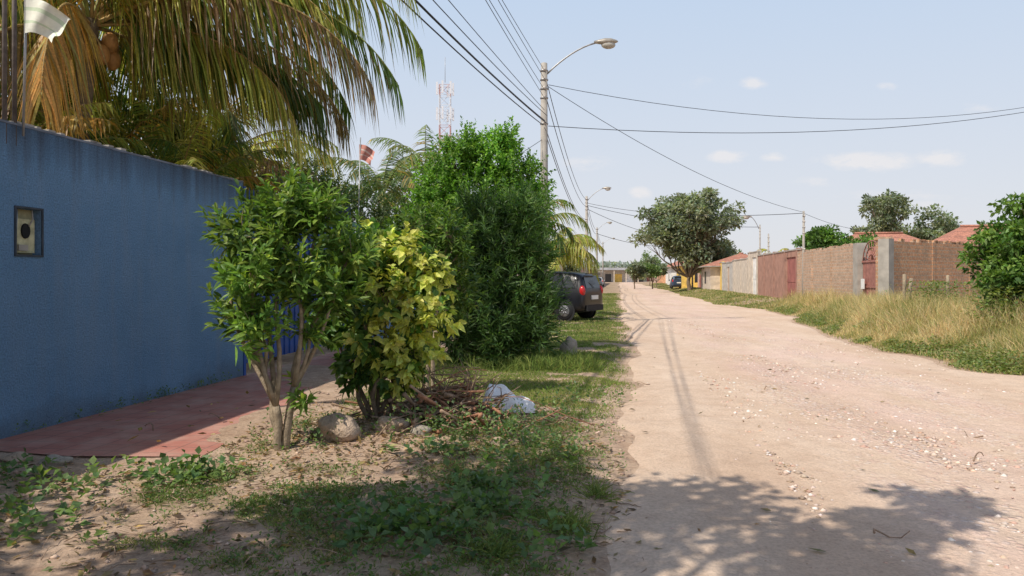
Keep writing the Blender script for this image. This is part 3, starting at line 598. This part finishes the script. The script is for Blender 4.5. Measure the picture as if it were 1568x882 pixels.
# ------------------------------------------------------------------ right-hand walls
def brickmat(name,c1,c2,mo,ms=.012,bw=.24,rh=.09,st=None):
    k=NT(name);v=k.obj();s=k.n('ShaderNodeSeparateXYZ',i_0=v);cb=k.n('ShaderNodeCombineXYZ');k.set(cb,0,k.math('ADD',s.outputs[0],s.outputs[1]));k.set(cb,1,s.outputs[2])
    b=k.n('ShaderNodeTexBrick');k.set(b,'Vector',cb.outputs[0]);k.set(b,'Scale',1.);k.set(b,'Brick Width',bw);k.set(b,'Row Height',rh);k.set(b,'Mortar Size',ms)
    k.set(b,'Color1',(*c1,1));k.set(b,'Color2',(*c2,1));k.set(b,'Mortar',(*mo,1));k.set(b,'Bias',-.1)
    n=k.noise(v,2.2,6,.7);c=k.mix(k.math('MULTIPLY',k.ramp(n,[(.42,0.),(.62,1.)]),.55),b.outputs[0],tuple(x*.66 for x in mo))
    c=k.mix(k.math('MULTIPLY',k.ramp(k.noise(v,5,5,.7),[(.52,0.),(.7,1.)]),.5),c,tuple(min(1,x*1.3) for x in c1))
    c=k.mix(1.0,c,k.ramp(k.noise(v,14,4),[(.3,.7),(.7,1.2)]),'MULTIPLY')
    return k.out(c,.92,k.math('ADD',k.math('MULTIPLY',b.outputs['Fac'],-1.),k.noise(v,40,3)),.6,.02,0,.15)
BRA=brickmat('pale_brick',(.58,.38,.26),(.44,.27,.18),(.50,.41,.32),.018,.26,.14)
BRB=brickmat('red_brick',(.66,.36,.20),(.50,.25,.14),(.52,.40,.29),.018,.26,.14)
def rseg(y0): return (9.76+.14*y0,y0,0)
par=empty('brick_wall',rseg(31),TH);mb=MB();L_=10*SL
mb.box(0,L_,-.14,0,-.2,2.93,BRA)
for x in (0.02,L_*.36,L_*.70,L_-.25): mb.box(x,x+.26,-.20,.06,-.2,3.0,CONC if x<.1 else BRA)
mb.build('wall',par)
mb=MB()
for i in range(40):
    x=rng.random()*L_;mb.box(x,x+.15+.1*rng.random(),-.13,-.01,2.932,2.99+.06*rng.random(),BRA)
mb.build('loose_top_course',par)
REDM=simple('oxide_red_gate',(.34,.15,.12),.6,5,.25,.2,.01,.1)
par=empty('arched_gate',rseg(27.9),TH);mb=MB()
mb.box(.1,.5,-.3,.1,-.2,3.0,BRB);mb.box(2.65,3.05,-.3,.1,-.2,3.0,CONC);mb.box(.05,.55,-.35,.15,3.002,3.1,BRB)
for i in range(14): mb.box(.52+i*.15,.52+i*.15+.14,-.12,-.09,.1,2.25,REDM)
for z in (.2,1.2,2.2): mb.box(.51,2.64,-.088,-.05,z,z+.07,REDM)
for rr_ in (1.05,.7,.35):
    pts=[(1.58+rr_*math.cos(t_),-.1,2.25+rr_*.75*math.sin(t_)) for t_ in np.linspace(0,math.pi,15)];mb.tube(pts,.025,REDM,6)
for t_ in np.linspace(.25,math.pi-.25,9): mb.tube([(1.58,-.1,2.26),(1.58+1.05*math.cos(t_),-.1,2.25+.79*math.sin(t_))],.014,REDM,5)
mb.box(2.05,2.45,.02,.04,1.15,1.55,simple('paper_notice',(.7,.7,.68),.8,5,.05));mb.build('posts_and_leaf',par)
ang=math.atan2(4.2,6.0)
par=empty('brick_wall',(13.62,27.4,0),ang);mb=MB();mb.box(0,9,-.07,.07,-.2,2.92,BRB);mb.box(-.35,0,-.2,.2,-.2,3.0,CONC)
for x in (3,6): mb.box(x,x+.2,-.085,.1,-.2,2.95,BRB)
mb.build('wall',par)
mb=MB()
for i in range(46):
    x=rng.random()*8.6;mb.box(x,x+.14+.1*rng.random(),-.06,.06,2.922,2.98+.07*rng.random(),BRB)
mb.build('loose_top_course',par)
def pmat(n,c): return simple(n,c,.88,2.5,.22,.3,.02)
cols={'brown':(.36,.20,.15),'dred':(.32,.12,.10),'cream':(.57,.49,.40),'white':(.74,.72,.68),'grey':(.46,.43,.39),'yellow':(.72,.50,.13),'tan':(.49,.36,.27),'orange':(.58,.32,.19),'pink':(.56,.40,.33)}
PM={k_:pmat('wall_paint_'+k_,c_) for k_,c_ in cols.items()}
def wseg(y0,y1,h,c,name,gate=None,brick=False):
    par=empty(name,rseg(y0),TH);mb=MB();L_=(y1-y0)*SL-.02;m=BRA if brick else PM[c]
    if gate:
        g0,g1,gm=gate;g0*=L_;g1*=L_;mb.box(0,g0,-.15,0,-.2,h,m);mb.box(g1,L_,-.15,0,-.2,h,m);mb.box(g0,g1,-.15,0,h-.35,h,m)
        nb=max(2,int((g1-g0)/.4))
        for i in range(nb): mb.box(g0+(g1-g0)*i/nb+.01,g0+(g1-g0)*(i+1)/nb-.01,-.1,-.06,.05,h-.36,PM[gm])
        mb.box(g0,g1,-.055,-.04,(h-.4)*.5,(h-.4)*.5+.08,PM[gm])
    else: mb.box(0,L_,-.15,0,-.2,h,m)
    mb.box(-.02,L_+.02,-.19,.04,h+.002,h+.07,CONC if c not in('white',) else PM['cream'])
    for x in np.arange(0,L_,3.2): mb.box(x,x+.3,-.22,.03,-.2,h+.12,m)
    mb.build('wall',par)
wseg(41.2,44.2,3.1,'brown','street_wall',(.12,.9,'dred'));wseg(44.2,52.9,3.1,'brown','street_wall');wseg(52.9,57,3.4,'cream','street_wall',(.15,.55,'white'))
wseg(57,64.5,3.0,'cream','street_wall');wseg(64.5,71,2.9,'grey','street_wall',(.3,.6,'tan'));wseg(71,77,3.0,'yellow','street_wall',(.55,.9,'grey'));wseg(77,85,2.5,'tan','street_wall',None,True)
wseg(85,98,2.7,'pink','street_wall',(.2,.5,'dred'));wseg(98,112,2.5,'cream','street_wall');wseg(112,135,2.8,'tan','street_wall',(.4,.55,'brown'));wseg(135,165,2.8,'white','street_wall');wseg(165,215,3.0,'pink','street_wall')
ROOF=brickmat('clay_roof_tiles',(.50,.23,.16),(.44,.20,.14),(.34,.17,.13),.02,.3,.3)
GLASS=simple('window_glass',(.03,.035,.04),.15,3,.1,.02,.001,0,.5)
def house(name,x,y,w,d,h,rh,wall,rz=0,ov=.5):
    par=empty(name,(x,y,0),rz);mb=MB();mb.box(-w/2,w/2,-d/2,d/2,-.2,h,PM[wall]);mb.build('walls',par)
    mb=MB();W_,D_=w/2+ov,d/2+ov;rl=max(.2,w/2-d/2)
    vs=[(-W_,-D_,h-.08),(W_,-D_,h-.08),(W_,D_,h-.08),(-W_,D_,h-.08),(-rl,0,h+rh),(rl,0,h+rh)]
    mb.add(vs,[(0,1,5,4),(1,2,5),(2,3,4,5),(3,0,4)],ROOF);mb.add([(q[0],q[1],q[2]-.09) for q in vs[:4]]+vs[:4],[(0,3,2,1),(0,1,5,4),(1,2,6,5),(2,3,7,6),(3,0,4,7)],CONC)
    mb.tube([(-rl,0,h+rh+.03),(rl,0,h+rh+.03)],.09,ROOF,6);mb.build('roof',par)
    mb=MB();
    for sx_ in (-.27,.27):
        mb.box(sx_*w-.55,sx_*w+.55,-d/2-.03,-d/2+.01,1.0,2.2,GLASS)
    mb.box(-.45,.45,-d/2-.04,-d/2+.01,-.1,2.1,PM['brown']);mb.box(-w/2-.03,-w/2+.01,-.6,.6,1,2.2,GLASS)
    mb.build('windows_and_door',par)
house('brick_house',24.2,50,8.0,5,3.0,1.5,'cream',R(-8))
house('brick_house',26.8,43,6.5,4,2.9,1.6,'cream',R(-8))
house('brick_house',24,62,8,9,2.8,1.2,'orange',R(-8));house('brick_house',23,76,7,8,2.8,1.2,'cream',R(-8))
house('plastered_house',26,97,9,9,3.2,1.8,'yellow',R(-8));house('plastered_house',31,125,10,10,3.4,1.8,'white',R(-8));house('plastered_house',36,160,10,10,3.4,2,'orange',R(-8))
house('plastered_house',0.5,58,8,9,3.0,1.5,'cream',R(-8))
par=empty('market_building',(38,255,0));mb=MB()
mb.box(-11,11,0,10,-.2,4.1,PM['grey']);mb.box(-12.5,12.5,-3,11,4.102,4.9,simple('grey_roof_sheet',(.40,.41,.43),.7,1,.15));
for i in range(7):
    mb.box(-12+i*4-.15,-12+i*4+.15,-2.8,-2.5,-.2,4.1,PM['cream'])
    if i<6: mb.box(-10.6+i*3.6,-8.2+i*3.6,-.06,.02,.0,2.8,[PM['orange'],GLASS,PM['yellow'],PM['white'],GLASS,PM['dred']][i])
mb.build('building',par)
house('shop_building',18,272,18,9,3.3,1.5,'pink',0);house('shop_building',62,272,18,9,3.6,1.5,'cream',0)
def lseg(y0,y1,h,c):
    par=empty('street_wall',(-3.6+.14*y0,y0,0),TH);mb=MB();L_=(y1-y0)*SL-.02;mb.box(0,L_,0,.15,-.2,h,PM[c]);mb.box(-.02,L_,-.03,.18,h+.002,h+.06,CONC)
    for x in np.arange(0,L_,3.5): mb.box(x,x+.3,-.05,.2,-.2,h+.1,PM[c])
    mb.build('wall',par)
lseg(40,52,2.4,'cream');lseg(52,70,2.5,'tan');lseg(70,100,2.6,'pink');lseg(100,150,2.6,'grey');lseg(150,210,2.8,'cream')
for i,(x,y,hh_,rr_) in enumerate([(3.0,50,2.2,1.1),(4.4,66,2.2,1.2)]):
    tree('street_tree',(x,y,0),1.0,crown((x,y,hh_),(rr_,rr_,rr_*.75),9,rr_*.45,60+i),330,.25,[(.11,.18,.055),(.14,.22,.07)] if i%2 else HZ,.10)
mb=MB()
for x,y,h_ in ((12.35,23.5,1.2),(11.6,22.3,1.35),(13.9,24.2,1.3)):
    z=Hf(x,y);limb(mb,(x,y,z-.1),(x+rng.normal(0,.06),y,z+h_),.06,.05,BARKP,.02,7,4)
for z in (.6,.9): mb.tube([(11.6,22.3,.3+z),(12.35,23.5,.3+z),(13.9,24.2,.3+z)],.006,RUST,4)
mb.build('wooden_fence_posts')
# ------------------------------------------------------------------ utility poles, wires, mast
def pole(name,x,y,h=8.67,r=.13,lamp=True,az=0,al=1.95):
    par=empty(name,(x,y,0));mb=MB();mb.tube([(0,0,-.3),(0,0,h*.5),(0,0,h)],[r*1.25,r*1.0,r*.8],CONC,12)
    mb.tube([(0,0,h),(0,0,h+.015)],[r*.6,r*.5],CONC,12);mb.build('shaft',par)
    mb=MB()
    for z in (h-.25,h-.55,h-.85,h-1.15,h-2.0): 
        mb.tube([(0,-r-.01,z),(0,-r-.07,z)],.015,METAL,6);mb.tube([(0,-r-.07,z-.05),(0,-r-.07,z+.05)],[.035,.035],INS,8);mb.tube([(0,0,z-.02),(0,0,z+.02)],r*1.05,METAL,12)
    mb.build('insulators',par)
    if lamp:
        ca,sa=math.cos(az),math.sin(az);mb=MB();pts=[]
        for t_ in np.linspace(0,1,9):
            rr_=.1+al*t_*.82;zz_=h-.35+.95*math.sin(t_*math.pi*.42)**.9+.1*t_
            pts.append((ca*rr_,sa*rr_,zz_))
        mb.tube(pts,.028,METAL,7);mb.build('lamp_arm',par)
        mb=MB();e_=pts[-1]
        vs=[];n=8
        st=[(-.05,.05,.05),(.08,.10,.08),(.3,.16,.13),(.5,.16,.12),(.68,.08,.06),(.74,.02,.02)]
        for (q,wd,ht) in st:
            for j in range(n):
                t_=2*math.pi*j/n;oy=wd*math.cos(t_);oz=ht*math.sin(t_)*(1 if math.sin(t_)>0 else .7);vs.append((e_[0]+ca*q-sa*oy,e_[1]+sa*q+ca*oy,e_[2]+.02+oz+.03*q))
        fs=[(i*n+j,i*n+(j+1)%n,(i+1)*n+(j+1)%n,(i+1)*n+j) for i in range(len(st)-1) for j in range(n)]+[tuple(range(n)),tuple(range((len(st)-1)*n,len(st)*n))]
        mb.add(vs,fs,LHS,True)
        mb.blob((e_[0]+ca*.42,e_[1]+sa*.42,e_[2]-.07),(.24,.14,.13),LDF,.0,0,12,8);mb.build('lamp_head',par)
    return par
INS=simple('insulator',(.5,.45,.4),.4);LHS=simple('lamp_housing',(.42,.38,.32),.4,6,.15,.05,.002,.3);LDF=simple('lamp_diffuser',(.45,.42,.36),.2,5,.1,.05,.002,0,.5)
pole('street_lamp_pole',1.06,25,az=R(0));pole('street_lamp_pole',6.5,66,az=R(-5),al=1.6);pole('street_lamp_pole',12,107,az=R(-5),al=1.6);pole('street_lamp_pole',18,150,az=R(-5));pole('street_lamp_pole',-6.5,-15)
pole('utility_pole',15.4,40,5.1,.07,False);pole('street_lamp_pole',21.6,66,6.2,.07,True,R(180),.8);pole('utility_pole',17.6,52,4.6,.06,False);pole('utility_pole',20,84,6,.08,False)
mb=MB()
def wire(p0,p1,sag,r=.011):
    p0=Vector(p0);p1=Vector(p1);pts=[]
    for i in range(29):
        t_=i/28;q=p0.lerp(p1,t_);q.z-=4*sag*t_*(1-t_);pts.append(q)
    mb.tube(pts,r,WIRE,5)
A=(1.06,24.85);B=(-6.5,-15)
for z,o,r in ((6.75,0,.022),(6.68,.05,.015),(6.6,-.04,.014),(6.9,.1,.010)): wire((A[0]+o,A[1],z),(B[0]-1.2+o*3,B[1],z+.4),.75,r)
for z,o in ((8.4,0),(8.1,.02),(7.8,-.02),(7.5,.0)): wire((A[0]+o,A[1],z),(B[0]+o*5+(8.4-z)*.9,B[1],z),.35,.008)
wire((A[0],A[1],7.1),(B[0]-1.5,B[1],7.9),.4,.009)
wire((1.2,25,7.96),(35,38,12.7),2.02,.010);wire((1.2,25,6.6),(35,38,12.1),1.3,.012);wire((1.2,25,7.9),(15.4,40,5.05),.55,.010)
C2=(6.5,66);C3=(12,107);C4=(18,150)
for z in (8.4,7.8,6.7,6.5):
    wire((1.06,25,z),(*C2,z),.9,.014);wire((*C2,z),(*C3,z),.8,.02);wire((*C3,z),(*C4,z),.8,.025)
wire((*C2,8.1),(15.4,40,5.0),.5,.016);wire((*C2,7.9),(21.6,66,6.0),.5,.02);wire((*C2,7.6),(20,84,5.8),.6,.02);wire((*C3,7.8),(24,110,6),.5,.03)
wire((1.06,25,6.2),(-3.6,20,3.2),.25,.009);wire((1.06,25,6.5),(1.0,30,3.0),.4,.012);wire((15.4,40,5.0),(22,46,4.4),.2,.01);wire((1.0,25,6.0),(1.9,31,2.6),.5,.02)
mb.build('overhead_wires')
RW=simple('mast_red',(.52,.30,.28),.6,3,.1);WW=simple('mast_white',(.66,.68,.72),.6,3,.1)
par=empty('telecom_mast',(-10.6,120,0));mb=MB();Ht=33.5
def hw(z): return .85+(.0 if z>20 else (20-z)*.05)
zs=np.arange(0,Ht,1.6)
cr=[(-1,-1),(1,-1),(1,1),(-1,1)]
for i,z in enumerate(zs[:-1]):
    m=RW if (int(z/5)%2==0) else WW;z2=zs[i+1]
    for j in range(4):
        a=cr[j];b=cr[(j+1)%4];ha,hb=hw(z),hw(z2)
        mb.tube([(a[0]*ha,a[1]*ha,z),(a[0]*hb,a[1]*hb,z2)],.06,m,4,False);mb.tube([(a[0]*ha,a[1]*ha,z),(b[0]*hb,b[1]*hb,z2)],.035,m,4,False)
        mb.tube([(a[0]*hb,a[1]*hb,z2),(b[0]*hb,b[1]*hb,z2)],.035,m,4,False)
mb.build('lattice',par);mb=MB()
for z in (30.5,26.5):
    for j in range(6):
        a=j*math.pi/3+.3;x,y=1.3*math.cos(a),1.3*math.sin(a);mb.box(x-.15,x+.15,y-.08,y+.08,z,z+2.0,WW)
        mb.tube([(x*.6,y*.6,z+1),(x,y,z+1)],.04,METAL,4)
mb.tube([(0,0,Ht-1),(0,0,Ht+3)],.04,METAL,5);mb.build('antennas',par)
# ------------------------------------------------------------------ car
def paint(n,c):
    k=NT(n);p=k.n('ShaderNodeBsdfPrincipled');k.set(p,'Base Color',k.ramp(k.noise(k.pos(),3,5),[(.3,tuple(x*.9 for x in c)),(.7,tuple(x*1.25+.004 for x in c))]));k.set(p,'Roughness',.35);k.set(p,'Coat Weight',.3);k.set(p,'Coat Roughness',.15);k.set(p,'Specular IOR Level',.3)
    o=k.n('ShaderNodeOutputMaterial');k.t.links.new(p.outputs[0],o.inputs[0]);return k.m
TL=simple('tail_lamp_red',(.5,.015,.015),.2,4,.1,.02,.001,0,.6);PLT=simple('number_plate',(.75,.75,.72),.5,8,.05);HUB=simple('alloy_wheel',(.25,.25,.26),.35,8,.1,.02,.001,.6)
def car(name,loc,rz,pm,sc=1.05):
    par=empty(name,loc,rz);par.scale=(sc,sc,sc)
    st=[(-1.80,.66,.36,.80,.84,.58),(-1.76,.76,.30,.90,1.02,.60),(-1.69,.80,.27,.95,1.26,.60),(-1.60,.815,.25,.965,1.45,.585),(-1.3,.825,.22,.97,1.535,.585),(-.4,.83,.2,.96,1.57,.59),(.4,.83,.2,.95,1.52,.575),(.72,.825,.2,.95,1.36,.60),(1.08,.82,.2,.95,1.04,.64),(1.45,.79,.22,.88,.95,.55),(1.70,.72,.25,.74,.80,.45),(1.78,.62,.32,.6,.62,.4)]
    vs=[];
    for (x,w,zb,be,ro,wr) in st:
        h=[(0,zb),(w*.85,zb),(w,zb+.12),(w*1.01,(zb+be)/2+.05),(w*.965,be),(wr+.02,ro-.07),(wr*.86,ro-.005),(0,ro+.02)]
        vs+=[(x,-y,z) for y,z in h]+[(x,y,z) for y,z in reversed(h[1:-1])]
    n=14;fs=[(i*n+j,(i+1)*n+j,(i+1)*n+(j+1)%n,i*n+(j+1)%n) for i in range(len(st)-1) for j in range(n)]+[tuple(range(n)),tuple(reversed(range((len(st)-1)*n,len(st)*n)))]
    mb=MB();mb.add(vs,fs,pm,True);o=mb.build('body',par);s=o.modifiers.new('sub','SUBSURF');s.levels=1;s.render_levels=2
    mb=MB()
    def at(x):
        for a,b in zip(st,st[1:]):
            if a[0]<=x<=b[0]:
                t_=(x-a[0])/(b[0]-a[0]);return [a[i]+(b[i]-a[i])*t_ for i in range(6)]
    for x0,x1,s0,s1 in ((-1.48,-1.08,.25,.0),(-1.0,-.12,.0,.0),(-.04,.84,.0,.0)):
        for sd in (-1,1):
            q=[]
            for (x,f) in ((x0,.14),(x1,.14),(min(x1,x1 if x1<.5 else .52),.86),(x0+s0,.86)):
                a=at(x);wbl,be,wr,ro=a[1]*.965,a[3],a[5]+.02,a[4]-.07;q.append((x,sd*(wbl+(wr-wbl)*f+.012),be+(ro-be)*f))
            mb.add(q,[(0,1,2,3) if sd<0 else (3,2,1,0)],GLASS)
    mb.add([(-1.765,-.54,1.02),(-1.765,.54,1.02),(-1.635,.49,1.42),(-1.635,-.49,1.42)],[(3,2,1,0)],GLASS)
    mb.add([(1.10,-.56,1.06),(1.10,.56,1.06),(.52,.5,1.49),(.52,-.5,1.49)],[(0,1,2,3)],GLASS)
    mb.build('windows',par)
    mb=MB()
    for sd in (-1,1):
        s=sd
        mb.blob((-1.70,s*.70,.93),(.10,.10,.17),TL,.0,0,12,8);mb.blob((1.62,s*.58,.72),(.14,.14,.09),PLT,.0,0,12,8)
        mb.blob((.72,s*.93,1.02),(.07,.09,.07),pm,0,0,10,7);mb.box(-.45,-.3,s*.845-.012,s*.845+.012,.85,.88,pm);mb.box(.35,.5,s*.845-.012,s*.845+.012,.84,.87,pm)
    mb.box(-1.845,-1.80,-.62,.62,.30,.48,BLACK);mb.box(-1.835,-1.79,-.24,.24,.66,.79,PLT);mb.box(-1.79,-1.70,-.5,.5,1.45,1.48,pm)
    mb.tube([(-1.79,0,1.02),(-1.74,.15,1.14),(-1.70,.3,1.2)],.009,BLACK,5);mb.tube([(-.8,0,1.58),(-1.0,0,1.78)],.007,BLACK,5)
    mb.build('lamps_and_trim',par)
    mb=MB()
    for x in (-1.15,1.12):
        for s in (-1,1):
            c_=[(x+.355*math.cos(i*math.pi/14),s*.822,.30+.355*math.sin(i*math.pi/14)) for i in range(28)]
            mb.add([(p[0],s*.838,p[2]) for p in c_],[tuple(range(28)) if s>0 else tuple(reversed(range(28)))],BLACK)
            mb.tube([(x,s*.66,.3),(x,s*.83,.3),(x,s*.862,.3)],[.29,.29,.26],BLACK,24);mb.tube([(x,s*.863,.3),(x,s*.868,.3)],[.18,.17],HUB,20)
            for k_ in range(5):
                a=k_*1.2566;mb.tube([(x,s*.87,.3),(x+.17*math.cos(a),s*.868,.3+.17*math.sin(a))],.022,HUB,5)
    mb.build('wheels',par)
car('parked_car',(1.22,28.6,.06),math.atan2(.5,-.87),paint('car_paint_dark',(.009,.009,.012)),1.14)
car('parked_car',(14.6,128,.02),math.atan2(1,.14),paint('car_paint_silver',(.45,.46,.48)),1.05)
car('parked_car',(21.0,96,.2),math.atan2(1,.14),paint('car_paint_blue',(.03,.05,.09)),1.05)
# ------------------------------------------------------------------ world
S=Vector((-.77,-.64,0)).normalized();EL=R(52);Sd=Vector((S.x*math.cos(EL),S.y*math.cos(EL),math.sin(EL)))
k=NT('World',True);SC.world=k.m
sky=k.n('ShaderNodeTexSky',sky_type='NISHITA',sun_disc=False,sun_elevation=EL,sun_rotation=math.atan2(S.x,S.y)%(2*math.pi),altitude=400,air_density=1.0,dust_density=3.0,ozone_density=1.2)
d=k.n('ShaderNodeTexCoord').outputs['Generated'];sp=k.n('ShaderNodeSeparateXYZ',i_0=d)
yy=k.math('MAXIMUM',sp.outputs[1],.02);a=k.math('DIVIDE',sp.outputs[0],yy);b=k.math('DIVIDE',sp.outputs[2],yy)
cb=k.n('ShaderNodeCombineXYZ',i_0=a,i_1=k.math('MULTIPLY',b,2.2),i_2=0.0).outputs[0]
nz1=k.noise(cb,30,6,.65);m=None
for (u,v_,ru,rv,s_) in [(1112,240,40,14,1.),(1185,241,28,11,.8),(1330,247,100,20,.95),(1440,243,55,18,.9),(1153,127,28,13,.85),(1360,132,22,10,.6),(980,295,26,14,.9),(895,250,65,16,.6),(1250,278,50,12,.6),(1380,300,130,14,.5),(1495,168,50,14,.5),(1065,125,50,16,.3),(1410,312,50,14,.5)]:
    dx=k.math('MULTIPLY',k.math('SUBTRACT',a,(u-784)/1160),1160/ru);dz=k.math('MULTIPLY',k.math('SUBTRACT',b,(425-v_)/1160),1160/rv)
    q=k.math('MULTIPLY',k.math('SUBTRACT',1.0,k.math('ADD',k.math('MULTIPLY',dx,dx),k.math('MULTIPLY',dz,dz)),0,True),s_)
    m=q if m is None else k.math('MAXIMUM',m,q)
m=k.math('MULTIPLY',k.math('SUBTRACT',k.math('ADD',nz1,k.math('MULTIPLY',m,.45)),.60,0,True),k.math('MULTIPLY',m,4.5),0,True)
az_=k.math('ABSOLUTE',sp.outputs[2])
hazec=k.ramp(az_,[(0.,(.735,.73,.745)),(.10,(.68,.715,.78)),(.36,(.54,.66,.83)),(1.,(.2,.36,.65))])
hs=k.n('ShaderNodeVectorMath',operation='SCALE');k.set(hs,0,hazec);k.set(hs,'Scale',8.2)
base=k.mix(k.ramp(az_,[(0.,.96),(.38,.9),(.62,.35),(1.,.15)]),sky.outputs[0],hs.outputs[0])
base=k.mix(k.math('MULTIPLY',m,.6),base,(6.9,6.6,6.5))
bg=k.n('ShaderNodeBackground');k.set(bg,'Color',base);k.set(bg,'Strength',.13)
o=k.n('ShaderNodeOutputWorld');k.t.links.new(bg.outputs[0],o.inputs[0])
L_=bpy.data.lights.new('sun','SUN');L_.energy=4.3;L_.angle=R(.53);L_.color=(1,.93,.82);so=link(bpy.data.objects.new('sun',L_));so.rotation_euler=(-Sd).to_track_quat('-Z','Y').to_euler()
# ------------------------------------------------------------------ camera
cam=bpy.data.cameras.new('camera');co=link(bpy.data.objects.new('camera',cam));co.location=(0,0,1.6);co.rotation_euler=(R(90),0,0)
cam.sensor_width=36;cam.lens=36*1160/1568;cam.shift_y=-16/1568;cam.clip_end=8000;cam.clip_start=.05
SC.camera=co;SC.view_settings.view_transform='Standard';SC.view_settings.look='None';SC.view_settings.exposure=0
